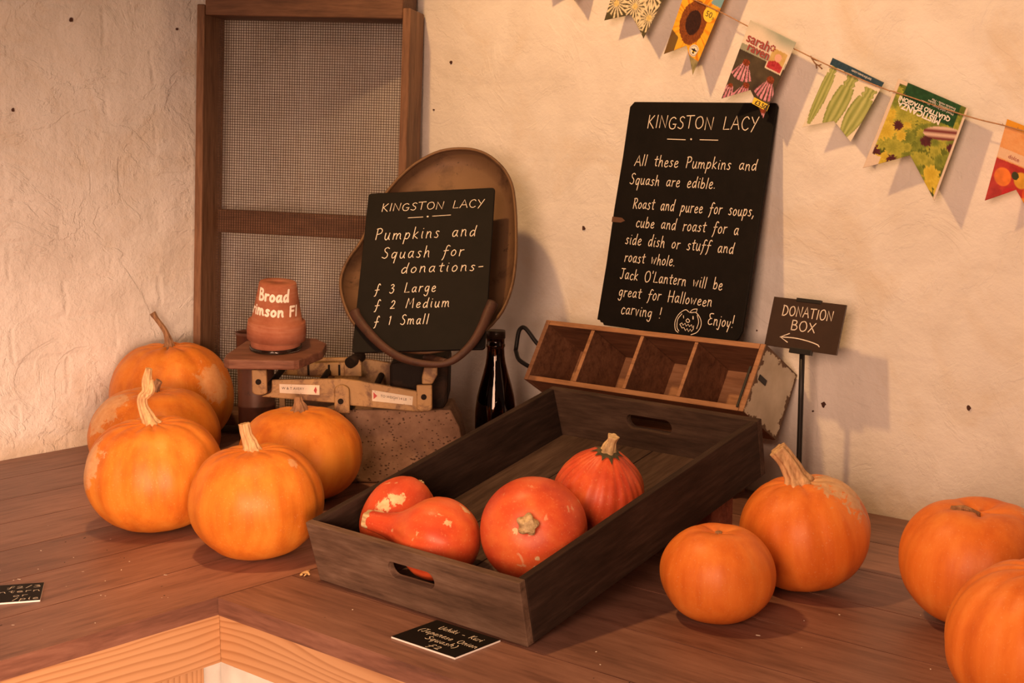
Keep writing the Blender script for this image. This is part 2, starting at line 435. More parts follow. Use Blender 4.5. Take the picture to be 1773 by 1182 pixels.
# ------------------------------------------------------------------ mesh helpers
class MB:
    def __init__(s):
        s.v, s.f, s.mi, s.sm = [], [], [], []
    def quad(s, pts, mi=0, smooth=False):
        b = len(s.v)
        s.v += [tuple(p) for p in pts]
        s.f.append(tuple(range(b, b + len(pts))))
        s.mi.append(mi); s.sm.append(smooth)
    def box(s, lo, hi, mi=0, mat=None):
        x0, y0, z0 = lo; x1, y1, z1 = hi
        P = [V(p) for p in ((x0, y0, z0), (x1, y0, z0), (x1, y1, z0), (x0, y1, z0), (x0, y0, z1), (x1, y0, z1), (x1, y1, z1), (x0, y1, z1))]
        if mat is not None:
            P = [mat @ p for p in P]
        b = len(s.v)
        s.v += [tuple(p) for p in P]
        for q in ((0, 3, 2, 1), (4, 5, 6, 7), (0, 1, 5, 4), (1, 2, 6, 5), (2, 3, 7, 6), (3, 0, 4, 7)):
            s.f.append(tuple(b + i for i in q)); s.mi.append(mi); s.sm.append(False)
        return s
    def prism(s, poly, frame, depth, mi=0):
        """poly: 2-D points (ccw seen along +w towards viewer); frame: (origin,u,v,w); extruded from 0 to depth along w"""
        o, u, w_, n_ = frame
        b = len(s.v); k = len(poly)
        for d in (0, depth):
            for (a, c) in poly:
                s.v.append(tuple(o + u * a + w_ * c + n_ * d))
        s.f.append(tuple(range(b + k - 1, b - 1, -1))); s.mi.append(mi); s.sm.append(False)
        s.f.append(tuple(range(b + k, b + 2 * k))); s.mi.append(mi); s.sm.append(False)
        for i in range(k):
            j = (i + 1) % k
            s.f.append((b + i, b + j, b + k + j, b + k + i)); s.mi.append(mi); s.sm.append(False)
        return s
    def tube(s, path, rad, n=10, mi=0, caps=True, ridge=0.0, nr=5, flat=1.0, smooth=True):
        path = [V(p) for p in path]
        if not hasattr(rad, '__len__'):
            rad = [rad] * len(path)
        b = len(s.v); up = None
        for i, p in enumerate(path):
            t = (path[min(i + 1, len(path) - 1)] - path[max(i - 1, 0)]).normalized()
            if up is None:
                up = t.orthogonal().normalized()
            up = (up - t * up.dot(t)).normalized()
            side = t.cross(up)
            for k in range(n):
                a = 2 * math.pi * k / n
                rr = rad[i] * (1 + ridge * math.cos(nr * a))
                s.v.append(tuple(p + up * (rr * math.cos(a)) + side * (rr * flat * math.sin(a))))
        for i in range(len(path) - 1):
            for k in range(n):
                k2 = (k + 1) % n
                s.f.append((b + i * n + k, b + i * n + k2, b + (i + 1) * n + k2, b + (i + 1) * n + k)); s.mi.append(mi); s.sm.append(smooth)
        if caps:
            s.f.append(tuple(b + k for k in range(n - 1, -1, -1))); s.mi.append(mi); s.sm.append(False)
            e = b + (len(path) - 1) * n
            s.f.append(tuple(e + k for k in range(n))); s.mi.append(mi); s.sm.append(False)
        return s
    def lathe(s, prof, n=48, mi=0, origin=(0, 0, 0), smooth=True, closed=False):
        b = len(s.v); o = V(origin)
        for (r, z) in prof:
            for k in range(n):
                a = 2 * math.pi * k / n
                s.v.append(tuple(o + V((r * math.cos(a), r * math.sin(a), z))))
        m = len(prof)
        for i in range(m if closed else m - 1):
            i2 = (i + 1) % m
            for k in range(n):
                k2 = (k + 1) % n
                s.f.append((b + i * n + k, b + i * n + k2, b + i2 * n + k2, b + i2 * n + k)); s.mi.append(mi); s.sm.append(smooth)
        return s
    def build(s, name, mats, parent=None, bevel=0.0, loc=None, seg=2, weld=False):
        me = bpy.data.meshes.new(name)
        me.from_pydata(s.v, [], s.f)
        if not isinstance(mats, (list, tuple)):
            mats = [mats]
        for m in mats:
            me.materials.append(m)
        me.polygons.foreach_set('material_index', s.mi)
        me.polygons.foreach_set('use_smooth', s.sm)
        me.update()
        if weld:
            bm = bmesh.new(); bm.from_mesh(me)
            bmesh.ops.remove_doubles(bm, verts=bm.verts, dist=1e-6)
            bm.to_mesh(me); bm.free()
        o = bpy.data.objects.new(name, me)
        COL.objects.link(o)
        if parent:
            o.parent = parent
        if loc is not None:
            o.location = loc
        if bevel:
            md = o.modifiers.new('edge', 'BEVEL')
            md.width = bevel; md.segments = seg; md.limit_method = 'ANGLE'; md.angle_limit = R(40)
        return o

def tag(o, label, cat, group=None):
    o['label'] = label; o['category'] = cat
    if group: o['group'] = group
    return o
def empty(name, loc=(0, 0, 0), mat=None):
    o = bpy.data.objects.new(name, None)
    COL.objects.link(o)
    o.empty_display_size = 0.05
    if mat is not None:
        o.matrix_world = mat
    else:
        o.location = loc
    return o
def frame_mat(o, x, y, z):
    return Matrix(((x[0], y[0], z[0], o[0]), (x[1], y[1], z[1], o[1]), (x[2], y[2], z[2], o[2]), (0, 0, 0, 1)))
def structure(o):
    o['kind'] = 'structure'; return o
def smooth_path(pts, sub=6, closed=False):
    P = [V(p) for p in pts]
    n = len(P); out = []
    for i in range(n if closed else n - 1):
        p0 = P[(i - 1) % n] if (closed or i > 0) else P[0] * 2 - P[1]
        p1, p2 = P[i], P[(i + 1) % n]
        p3 = P[(i + 2) % n] if (closed or i + 2 < n) else p2 * 2 - p1
        for k in range(sub):
            t = k / sub
            out.append(0.5 * ((2 * p1) + (p2 - p0) * t + (2 * p0 - 5 * p1 + 4 * p2 - p3) * t * t + (3 * p1 - p0 - 3 * p2 + p3) * t ** 3))
    if not closed:
        out.append(P[-1])
    return out

# ------------------------------------------------------------------ handwriting: stroke letters (x-height 0.56, capitals 1.0)
G = {
 'A': (.72, ['!0,0 .36,1 .70,0', '!.14,.36 .58,.36']),
 'B': (.60, ['!.06,0 .06,1', '.06,.98 .40,.95 .46,.76 .36,.58 .10,.53', '.10,.53 .44,.48 .56,.27 .42,.05 .06,.0']),
 'C': (.64, ['.60,.82 .42,.98 .16,.84 .04,.48 .16,.12 .40,.0 .62,.14']),
 'D': (.70, ['!.06,0 .08,1', '.02,.98 .40,.92 .64,.60 .58,.24 .32,.03 .04,.0']),
 'E': (.58, ['.52,.98 .24,.98 .08,.86 .20,.60 .40,.54', '.26,.55 .06,.36 .06,.12 .26,.0 .54,.08']),
 'F': (.55, ['!.08,0 .08,1', '!.06,.98 .52,.98', '!.08,.55 .42,.55']),
 'G': (.72, ['.60,.86 .40,.98 .14,.82 .05,.46 .16,.10 .40,.0 .60,.12 .62,.40', '!.40,.40 .68,.40']),
 'H': (.70, ['!.08,0 .08,1', '!.58,0 .62,1', '!.02,.48 .66,.52']),
 'I': (.20, ['!.08,0 .12,1']),
 'J': (.50, ['!.05,.98 .52,.98', '.32,.98 .32,.5 .28,.12 .14,.0 .03,.10']),
 'K': (.62, ['!.06,0 .08,1', '!.54,.98 .10,.46', '!.14,.50 .58,0']),
 'L': (.56, ['!.12,1 .06,.02 .54,.05']),
 'M': (.80, ['!.04,0 .14,1 .38,.35 .66,1 .72,0']),
 'N': (.74, ['!.06,0 .08,1 .62,0 .68,1']),
 'O': (.76, ['.40,.98 .14,.84 .05,.45 .20,.06 .44,.0 .66,.20 .70,.56 .56,.90 .36,.98']),
 'P': (.56, ['!.08,0 .10,1', '.02,.94 .32,1. .50,.82 .42,.56 .10,.46']),
 'R': (.58, ['!.08,0 .10,1', '.02,.94 .32,1. .48,.80 .38,.58 .10,.50', '!.18,.50 .56,0']),
 'S': (.56, ['.52,.88 .34,.98 .14,.84 .20,.62 .42,.44 .46,.18 .28,.0 .02,.10']),
 'T': (.70, ['!0,.97 .70,1', '!.34,.98 .32,0']),
 'U': (.66, ['.08,1 .06,.4 .12,.06 .34,.0 .54,.2 .60,1']),
 'X': (.64, ['!.04,.96 .60,0', '!.60,1 .02,0']),
 'Y': (.64, ['!.04,.98 .30,.50', '!.62,1 .14,-.18']),
 'a': (.52, ['.42,.52 .22,.56 .06,.34 .10,.06 .26,.04 .40,.30', '.44,.56 .40,.20 .50,.02']),
 'b': (.50, ['!.08,1 .06,.02', '.07,.28 .26,.54 .44,.36 .38,.08 .20,.0 .06,.10']),
 'c': (.44, ['.42,.48 .24,.56 .07,.34 .10,.08 .28,.0 .42,.10']),
 'd': (.54, ['.44,.46 .26,.56 .08,.34 .10,.06 .26,.02 .42,.26', '.50,1 .44,.40 .48,.0']),
 'e': (.46, ['.08,.28 .30,.30 .40,.44 .26,.56 .09,.38 .10,.08 .28,.0 .44,.10']),
 'f': (.46, ['.52,.92 .36,1. .24,.80 .20,.30 .14,-.10 .04,-.32', '!.06,.50 .44,.54']),
 'g': (.50, ['.42,.52 .22,.56 .07,.36 .12,.10 .28,.10 .42,.34', '.44,.56 .42,.0 .34,-.34 .16,-.38 .04,-.26']),
 'h': (.50, ['!.10,1 .06,0', '.07,.24 .24,.54 .38,.48 .40,.20 .46,.0']),
 'i': (.20, ['.10,.56 .08,.2 .14,.0', '!.12,.80 .13,.81']),
 'j': (.24, ['.16,.56 .14,.0 .06,-.34 -.10,-.30', '!.17,.80 .18,.81']),
 'k': (.48, ['!.10,1 .06,0', '!.40,.56 .10,.26 .44,0']),
 'l': (.18, ['!.12,1 .07,0']),
 'm': (.78, ['!.06,.56 .06,0', '.06,.28 .20,.54 .34,.46 .36,.0', '.37,.30 .50,.54 .64,.46 .66,.14 .74,.0']),
 'n': (.50, ['!.07,.56 .06,0', '.06,.28 .22,.54 .38,.48 .40,.16 .46,.0']),
 'o': (.48, ['.24,.56 .08,.40 .07,.12 .22,.0 .38,.12 .42,.38 .28,.56 .20,.55']),
 'p': (.50, ['!.10,.56 .02,-.44', '.08,.32 .26,.56 .44,.40 .36,.08 .20,.0 .07,.10']),
 'q': (.50, ['.42,.50 .22,.56 .07,.34 .12,.06 .28,.06 .42,.36', '!.46,.56 .36,-.46']),
 'r': (.38, ['!.08,.56 .06,0', '.06,.28 .18,.50 .38,.54']),
 's': (.40, ['.36,.50 .22,.56 .11,.44 .22,.30 .32,.16 .22,.0 .03,.05']),
 't': (.40, ['.24,.86 .20,.30 .24,.04 .36,.04', '!.04,.58 .42,.62']),
 'u': (.50, ['.07,.56 .06,.18 .16,.0 .30,.06 .40,.40', '.42,.56 .40,.16 .48,.0']),
 'v': (.42, ['!.04,.56 .20,0 .38,.56']),
 'w': (.66, ['!.05,.56 .14,.02 .32,.42 .44,.0 .60,.56']),
 'x': (.44, ['!.04,.56 .40,0', '!.40,.56 .04,0']),
 'y': (.46, ['.06,.56 .10,.18 .24,.10 .40,.40', '!.42,.56 .20,-.42']),
 '1': (.30, ['!.08,.74 .20,.88 .16,0']),
 '2': (.48, ['.06,.68 .20,.86 .38,.72 .30,.38 .04,.02', '!.04,.02 .44,.04']),
 '3': (.46, ['.06,.78 .24,.88 .38,.70 .18,.48', '.18,.48 .42,.36 .36,.06 .16,-.02 .02,.08']),
 '£': (.50, ['.50,.86 .38,.98 .28,.78 .24,.20 .16,-.20 .06,-.26', '!.04,.34 .46,.38']),
 '.': (.20, ['!.08,.02 .10,.03']),
 ',': (.22, ['!.14,.06 .04,-.20']),
 "'": (.16, ['!.08,1.02 .06,.82']),
 '!': (.26, ['!.14,1.02 .12,.36', '!.10,.0 .11,.01']),
 '-': (.44, ['!.06,.30 .38,.33']),
 '(': (.32, ['.28,1.04 .10,.7 .06,.2 .18,-.2']),
 ')': (.32, ['.06,1.04 .26,.7 .28,.2 .10,-.24']),
 '/': (.40, ['!.04,-.1 .38,1']),
}
def glyph_strokes(ch):
    w, ss = G[ch]
    out = []
    for s_ in ss:
        straight = s_.startswith('!')
        pts = [tuple(float(q) for q in p.split(',')) for p in s_.lstrip('!').split()]
        if not straight and len(pts) > 2:
            pts = [(p.x, p.y) for p in smooth_path([(a, b, 0) for a, b in pts], 5)]
        out.append(pts)
    return w, out
def text_strokes(text, x0, y0, x1, cap, jit=0.035, gap=0.14, slant=0.0, rng=None, space=0.75):
    """strokes of a line written from x0 to x1 on baseline y0"""
    rng = rng or random.Random(hash(text) % 1000)
    rng = random.Random(sum(ord(c) for c in text))
    tot = 0
    for ch in text:
        tot += space if ch == ' ' else G[ch][0] + gap
    tot -= gap
    k = (x1 - x0) / tot
    x = 0; out = []
    for ch in text:
        if ch == ' ':
            x += space; continue
        w, ss = glyph_strokes(ch)
        dy = rng.uniform(-jit, jit); sc = 1 + rng.uniform(-0.07, 0.07)
        for st in ss:
            out.append([(x0 + (x + px + slant * py) * k, y0 + (py * sc + dy) * cap) for px, py in st])
        x += w + gap
    return out
def ribbon(mb, strokes, width, place, mi=0):
    """flat pen strokes; place(x, y) -> (point, normal)"""
    for st in strokes:
        pts = [st[0]]
        for p in st[1:]:
            if (p[0] - pts[-1][0]) ** 2 + (p[1] - pts[-1][1]) ** 2 > (width * 0.15) ** 2:
                pts.append(p)
        if len(pts) == 1:
            pts.append((pts[0][0] + width * 0.1, pts[0][1]))
        # subdivide for curved carriers
        L = []
        n = len(pts)
        for i, p in enumerate(pts):
            a = pts[max(i - 1, 0)]; c = pts[min(i + 1, n - 1)]
            t = (c[0] - a[0], c[1] - a[1]); l = math.hypot(*t) or 1
            nx, ny = -t[1] / l, t[0] / l
            L.append(((p[0] + nx * width / 2, p[1] + ny * width / 2), (p[0] - nx * width / 2, p[1] - ny * width / 2), (nx, ny), (t[0] / l, t[1] / l)))
        left = [q[0] for q in L]; right = [q[1] for q in L]
        for i in range(n - 1):
            mb.quad([place(*right[i]), place(*right[i + 1]), place(*left[i + 1]), place(*left[i])], mi)
        for idx, sgn in ((0, -1), (n - 1, 1)):
            px, py = pts[idx]; (nx, ny), (tx, ty) = L[idx][2], L[idx][3]
            cap = []
            for k in range(6):
                a = math.pi * k / 5
                ca, sa = math.cos(a), math.sin(a) * sgn
                cap.append((px + (nx * ca + tx * sa) * width / 2, py + (ny * ca + ty * sa) * width / 2))
            if sgn > 0:
                cap = cap[::-1]
            mb.quad([place(*c) for c in cap], mi)

def type_text(name, text, size, mat, mworld, parent=None, bold=0.0, align='LEFT', shear=0.0, spacing=1.0):
    cu = bpy.data.curves.new(name, 'FONT')
    cu.body = text; cu.size = size; cu.offset = bold; cu.align_x = align; cu.shear = shear
    cu.space_character = spacing; cu.resolution_u = 3; cu.extrude = 0.00005
    ob = bpy.data.objects.new(name + '_type', cu)
    COL.objects.link(ob)
    dg = bpy.context.evaluated_depsgraph_get()
    me = bpy.data.meshes.new_from_object(ob.evaluated_get(dg))
    bpy.data.objects.remove(ob)
    bpy.data.curves.remove(cu)
    me.materials.clear(); me.materials.append(mat)
    o = bpy.data.objects.new(name, me)
    COL.objects.link(o)
    if parent:
        o.parent = parent
    o.matrix_local = mworld
    return o

# ------------------------------------------------------------------ the setting
def wall_grid(name, a0, a1, z0, z1, fn, amp, mat, step=0.02):
    na = int((a1 - a0) / step); nz = int((z1 - z0) / step)
    mb = MB()
    for j in range(nz + 1):
        for i in range(na + 1):
            a = a0 + (a1 - a0) * i / na; z = z0 + (z1 - z0) * j / nz
            d = mnoise.noise(V((a * 3.1, z * 3.1, 1.7))) * amp + mnoise.noise(V((a * 9, z * 9, 4.2))) * amp * 0.4
            mb.v.append(fn(a, z, d))
    for j in range(nz):
        for i in range(na):
            b = j * (na + 1) + i
            mb.f.append((b, b + 1, b + na + 2, b + na + 1)); mb.mi.append(0); mb.sm.append(True)
    return mb
mb = wall_grid('r', WL - 0.10, 3.2, 0.0, 2.9, lambda a, z, d: (a, WR + 0.0015 + abs(d), z), 0.004, M['wall_right'])
wall_r = structure(mb.build('wall_right', M['wall_right']))
mb = wall_grid('l', -2.6, WR + 0.10, 0.0, 2.9, lambda a, z, d: (WL - 0.0015 - abs(d), a, z), 0.004, M['wall_left'])
mb.f = [tuple(reversed(f)) for f in mb.f]
mb.f = [tuple(reversed(f)) for f in mb.f]
wall_l = structure(mb.build('wall_left', M['wall_left']))
mb = MB(); mb.box((WL - 0.1, -4.2, -0.05), (4.2, WR + 0.1, 0.0))
structure(mb.build('floor', M['floor']))
# unseen blocker added at the left wall to shade its top from doorway_daylight
mb = MB(); mb.box((WL - 0.08, -2.22, 1.86), (1.72, -2.02, 2.30))
structure(mb.build('shade_blocker', M['block'], bevel=.006))
# flaked bits and old nail holes on the walls
def chip(parent, p, size, axis, mat):
    rng = random.Random(int(p[2] * 9999))
    mb = MB(); k = 9; poly = []
    for i in range(k):
        a = 2 * math.pi * i / k
        r = size * rng.uniform(0.55, 1.1)
        poly.append((r * math.cos(a) * 0.8, r * math.sin(a)))
    if axis == 'x':
        fr = (V((p[0], WR - 0.0005, p[2])), V((1, 0, 0)), V((0, 0, 1)), V((0, 1, 0)))
    else:
        fr = (V((WL + 0.0005, p[1], p[2])), V((0, 1, 0)), V((0, 0, 1)), V((-1, 0, 0)))
    mb.prism(poly, fr, 0.006)
    mb.build('flake_hole', mat, parent)
M['hole'] = plain('bare_brick_hole', (0.07, 0.028, 0.018), 0.9)
for p, s_ in [((1.3668, 0, 1.0768), .0055), ((1.6299, 0, 1.1042), .0055), ((1.3469, 0, 1.0619), .0018), ((.8296, 0, 1.3605), .005), ((.4705, 0, 1.6921), .0035), ((.4185, 0, 1.5947), .002), ((1.2291, 0, 1.1943), .0017)]:
    chip(wall_r, p, s_, 'x', M['hole'])
for p, s_ in [((0, -.4356, 1.7696), .0055), ((0, -.5722, 1.5903), .004), ((0, -.1823, 1.7663), .003)]:
    chip(wall_l, p, s_, 'y', M['hole'])

# bench top: boards of both arms
TH = 0.026
mb = MB()
gap = 0.0011
xs = [WL + 0.001, 0.125, 0.27, 0.415, 0.56, 0.705, 0.85, 0.994]
for a, b in zip(xs[:-1], xs[1:]):
    mb.box((a + gap, -2.3, ZC - TH), (b - gap, WR - 0.001, ZC), 1)
ys = [-0.87, -0.735, -0.59, -0.445, -0.30, -0.155, -0.01, WR - 0.001]
for a, b in zip(ys[:-1], ys[1:]):
    mb.box((0.994 + gap, a + gap, ZC - TH), (3.1, b - gap, ZC), 0)
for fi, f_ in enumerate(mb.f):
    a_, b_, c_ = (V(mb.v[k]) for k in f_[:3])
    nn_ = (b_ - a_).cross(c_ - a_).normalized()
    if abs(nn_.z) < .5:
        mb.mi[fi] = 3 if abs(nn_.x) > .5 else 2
top = mb.build('worktop', [M['bench_x'], M['bench_y'], M['bench_edge_x'], M['bench_edge_y']])
tag(top, 'dark reddish brown plank bench top running along both whitewashed walls', 'bench top')
# supporting frame
base = empty('bench_frame', (0.994, -0.87, 0.0))
tag(base, 'pale pine frame with white panels under the dark bench top', 'bench frame')
def local_box(name, lo, hi, mat, bevel=0.001):
    mb = MB(); o = V((0.994, -0.87, 0.0))
    mb.box(V(lo) - o, V(hi) - o)
    return mb.build(name, mat, base, bevel)
za, zb = ZC - TH - 0.0005 - 0.072, ZC - TH - 0.0005
local_box('apron', (0.945, -2.3, za), (0.9885, -0.8625, zb), M['pine_y'])
local_box('apron', (0.9455, -0.862, za), (3.1, -0.820, zb), M['pine_x'])
local_box('post', (0.925, -0.955, 0.001), (0.965, -0.875, za - 0.0005), M['pine_z'])
local_box('panel', (0.86, -2.3, 0.001), (0.90, -0.78, za - 0.0005), M['plaster'])
local_box('panel', (0.902, -0.80, 0.001), (3.1, -0.76, za - 0.0005), M['plaster'])

# ------------------------------------------------------------------ garden sieve in the corner
def make_sieve():
    a = R(30.5)
    u = V((math.cos(a), math.sin(a), 0)); back = V((-math.sin(a), math.cos(a), 0))
    o = V((0.0476, -0.1954, ZC)) - u * 0.0196 - back * 0.0190
    roll, lean = R(2.0), R(1.6)
    rot = Matrix.Rotation(a, 4, 'Z') @ Matrix.Rotation(roll, 4, 'Y') @ Matrix.Rotation(-lean, 4, 'X')
    root = empty('garden_sieve', mat=Matrix.Translation(o + V((0, 0, 0.0198))) @ rot)
    tag(root, 'tall wooden framed wire mesh soil sieve standing across the wall corner', 'sieve')
    Wd, D, T, H = 0.4643, 0.11, 0.017, 0.895
    def bx(name, lo, hi, mat, bev=0.0025):
        mb = MB(); mb.box(lo, hi)
        return mb.build(name, mat, root, bev)
    bx('side_board', (0, 0, 0), (T, D, H), M['sieve_z'])
    bx('side_board', (Wd - T, 0, 0), (Wd, D, H), M['sieve_z'])
    bx('top_rail', (T + .0005, 0.002, H - 0.022), (Wd - T - .0005, D, H + 0.125), M['sieve_x'])  # made taller above the view to keep the spot off the wall behind
    bx('bottom_rail', (T + .0005, 0.002, 0.002), (Wd - T - .0005, D, 0.03), M['sieve_x'])
    bx('middle_bar', (T + .0005, D + 0.0005 - 0.026, 0.415), (Wd - T - .0005, D - 0.004, 0.464), M['sieve_x'])
    mb = MB()
    x0, x1, z0, z1 = T + 0.001, Wd - T - 0.001, 0.031, H - 0.023
    pitch, hw = 0.0056, 0.00056
    yb = D - 0.0265 - 0.0045
    nx = int((x1 - x0) / pitch); nz = int((z1 - z0) / pitch)
    rng = random.Random(3)
    for i in range(1, nx + 1):
        x = x0 + i * (x1 - x0) / (nx + 1) + rng.uniform(-.0003, .0003)
        mb.box((x - hw, yb, z0), (x + hw, yb + 0.0007, z1))
    for j in range(1, nz + 1):
        z = z0 + j * (z1 - z0) / (nz + 1) + rng.uniform(-.0003, .0003)
        mb.box((x0, yb - 0.0006, z - hw), (x1, yb + 0.0001, z + hw))
    mb.build('wire_mesh', M['wire'], root)
make_sieve()

# ------------------------------------------------------------------ pumpkins and squashes
def gourd(name, center, a, b, mat, ribs=10, depth=0.05, seed=1, dimple=0.12, dimple_w=0.42, axis=(0, 0, 1), pear=0.0, squash_exp=0.90, bot=0.06, lump=0.02, prof=None, nu=144, nv=64, ridge_fine=0.006):
    """a: horizontal radius, b: half height; built about its centre with the stem along 'axis'"""
    rng = random.Random(seed)
    ph = rng.uniform(0, 6.28)
    offs = [rng.uniform(-0.5, 0.5) for _ in range(ribs)]
    amps = [rng.uniform(0.55, 1.15) for _ in range(ribs)]
    mb = MB()
    def ribf(t):
        x = (t / (2 * math.pi) * ribs) % ribs
        i = int(x); f = x - i
        # groove at integer positions (shifted)
        d0 = abs(f - 0.0 - 0.18 * offs[i]); d1 = abs(1.0 + 0.18 * offs[(i + 1) % ribs] - f)
        g = amps[i] * math.exp(-(d0 / 0.22) ** 2) + amps[(i + 1) % ribs] * math.exp(-(d1 / 0.22) ** 2)
        return g
    for j in range(nv + 1):
        phi = -math.pi / 2 + math.pi * j / nv
        cphi = max(0.0, math.cos(phi)); sphi = math.sin(phi)
        for i in range(nu):
            th = 2 * math.pi * i / nu
            rr = cphi ** squash_exp
            g = ribf(th + ph)
            k = 1 - depth * g * min(1, cphi * 1.7)
            if ridge_fine:
                k -= ridge_fine * (0.5 + 0.5 * math.cos(23 * th + 1.7 * math.sin(3 * th))) * max(0, min(1, cphi * 1.2)) * (0.5 + 0.5 * sphi + 0.15)
            n_ = mnoise.noise(V((math.cos(th) * rr * 1.4 + seed, math.sin(th) * rr * 1.4, sphi * 1.4)))
            k += lump * n_
            if prof:
                r_ = prof(sphi)
                z = b * sphi
                r_ = a * r_ * k
            else:
                r_ = a * rr * k
                z = b * sphi * (1 + lump * n_)
                q = rr / dimple_w
                if sphi > 0:
                    z -= b * dimple * math.exp(-q * q) * (1 + 8 * depth * g) + b * 0.9 * depth * g * math.exp(-(rr / 0.75) ** 2)
                else:
                    z += b * bot * math.exp(-q * q)
                if pear:
                    r_ *= 1 - pear * max(0, sphi) ** 1.5
            mb.v.append((r_ * math.cos(th), r_ * math.sin(th), z))
    for j in range(nv):
        for i in range(nu):
            i2 = (i + 1) % nu
            mb.f.append((j * nu + i, j * nu + i2, (j + 1) * nu + i2, (j + 1) * nu + i)); mb.mi.append(0); mb.sm.append(True)
    o = mb.build(name, mat, weld=True)
    q = V((0, 0, 1)).rotation_difference(V(axis).normalized())
    rng2 = random.Random(seed * 7)
    spin = Quaternion((0, 0, 1), rng2.uniform(0, 6.28))
    o.rotation_mode = 'QUATERNION'
    o.rotation_quaternion = q
    o.location = center
    return o

def add_stem(body, pts, radii, mat, ridge=0.13, nr=7, name='stem', n=42, flat=1.0, sub=6):
    """pts given in world offsets (right, up, away) from a start point on the body, converted into the body's local frame"""
    mw = Matrix.Translation(body.location) @ body.rotation_quaternion.to_matrix().to_4x4()
    inv = mw.inverted()
    W_ = [inv @ p for p in pts]
    path = smooth_path(W_, sub)
    m = len(path); rad = []
    for i in range(m):
        t = i / (m - 1) * (len(radii) - 1)
        k = min(int(t), len(radii) - 2); f = t - k
        f = f * f * (3 - 2 * f)
        rad.append(radii[k] * (1 - f) + radii[k + 1] * f)
    mb = MB()
    mb.tube(path, rad, n, ridge=ridge, nr=nr, flat=flat)
    # hollowed, ragged tip
    return mb.build(name, mat, body)
def rua(base, r, u, a=0.0):
    return V(base) + RT * r + V((0, 0, u)) + FW * a

O1 = dict(base=(0.66, 0.208, 0.022), dark=(0.54, 0.140, 0.014), light=(0.72, 0.272, 0.036))
O2 = dict(base=(0.74, 0.200, 0.028), dark=(0.64, 0.150, 0.020), light=(0.80, 0.255, 0.042))
def ring_patch(a, b, right, up, tow):
    """point on the skin in the direction (camera right, up, towards the camera)"""
    d = RT * right + V((0, 0, up)) - FW * tow
    return V((d.x * a, d.y * a, d.z * b)) if True else d

def pumpkin(label, x, y, a, k, mat, seed, stem=None, axis=(0, 0, 1), group='orange pumpkins on the bench', **kw):
    b = a * k
    p = gourd('pumpkin', V((x, y, ZC + b * 0.985)), a, b, mat, seed=seed, axis=axis, **kw)
    tag(p, label, 'pumpkin', group)
    # seat it on the bench
    mw = p.rotation_quaternion.to_matrix()
    zmin = min((mw @ v.co).z for v in p.data.vertices)
    p.location.z = ZC - zmin + 0.0003
    return p
def top_of(p, rho=0.0):
    mw = p.rotation_quaternion.to_matrix()
    best = None
    for v in p.data.vertices:
        r = math.hypot(v.co.x, v.co.y)
        if v.co.z > 0 and r < 0.012:
            return p.location + mw @ V((0, 0, v.co.z))
    return p.location

# back of the left row: long thin curved stem
a, k = .1271, .922
m = pumpkin_mat('pumpkin_skin_back', **O1, patches=[(ring_patch(a, a * k, .80, .30, .45), .055, .55)], seed=1.3)
p = pumpkin('largest orange pumpkin, farthest back in the corner, with a long thin curved stem', .130, -.3336, a, k, m, 11, axis=(.02, -.04, 1), ribs=9, depth=.032)
t = top_of(p) - V((0, 0, .004))
add_stem(p, [rua(t, 0, 0), rua(t, .001, .014), rua(t, -.006, .040), rua(t, -.022, .064), rua(t, -.031, .078)], [.024, .0085, .0050, .0046, .0060], M['stem_brown'])
# middle of the left row
a, k = .1224, .769
m = pumpkin_mat('pumpkin_skin_middle', **O1, patches=[(ring_patch(a, a * k, -.62, .62, .48), .062, .75)], seed=2.9)
p = pumpkin('orange pumpkin with a pale scuffed shoulder, wedged between two other pumpkins by the left wall', .36, -.5331, a, k, m, 12, ribs=8, depth=.022)
t = top_of(p) - V((0, 0, .004))
add_stem(p, [rua(t, 0, 0), rua(t, .004, .014), rua(t, .012, .026)], [.012, .008, .006], M['stem_brown'])
# front of the left row
a, k = .114, .8433
m = pumpkin_mat('pumpkin_skin_kinked', **O1, patches=[(ring_patch(a, a * k, -.80, .35, .45), .050, .7), (ring_patch(a, a * k, -.93, -.05, .30), .040, .6)], seed=4.1)
p = pumpkin('orange pumpkin with a tall kinked stem and a scuffed side, front of the left row', .6254, -.7146, a, k, m, 13, axis=(0.01, -.05, 1), ribs=12, depth=.026)
t = top_of(p) - V((0, 0, .005))
add_stem(p, [rua(t, 0, 0), rua(t, -.005, .014), rua(t, -.013, .034), rua(t, -.013, .048), rua(t, -.005, .058), rua(t, -.005, .075), rua(t, -.001, .096)], [.0170, .0105, .0078, .0076, .0082, .0076, .0050], M['stem_tan'])
add_stem(p, [rua(t, -.002, .056, -.004), rua(t, .002, .062, -.004), rua(t, .003, .078, -.002)], [.0065, .0060, .0030], M['stem_tan'], name='stem')
# front one next to the crate
a, k = .1044, .8697
m = pumpkin_mat('pumpkin_skin_smooth', **O1, patches=[(ring_patch(a, a * k, .62, .72, .35), .012, .6)], seed=6.2)
p = pumpkin('bright smooth orange pumpkin with a short grooved tan stem, touching distance from the dark crate', .8711, -.7009, a, k, m, 14, axis=(-.02, -.04, 1), ribs=11, depth=.022)
t = top_of(p) - V((0, 0, .005))
add_stem(p, [rua(t, 0, 0), rua(t, -.003, .014), rua(t, -.009, .030), rua(t, -.012, .047)], [.0155, .0105, .0080, .0078], M['stem_tan'], ridge=.15, nr=8)
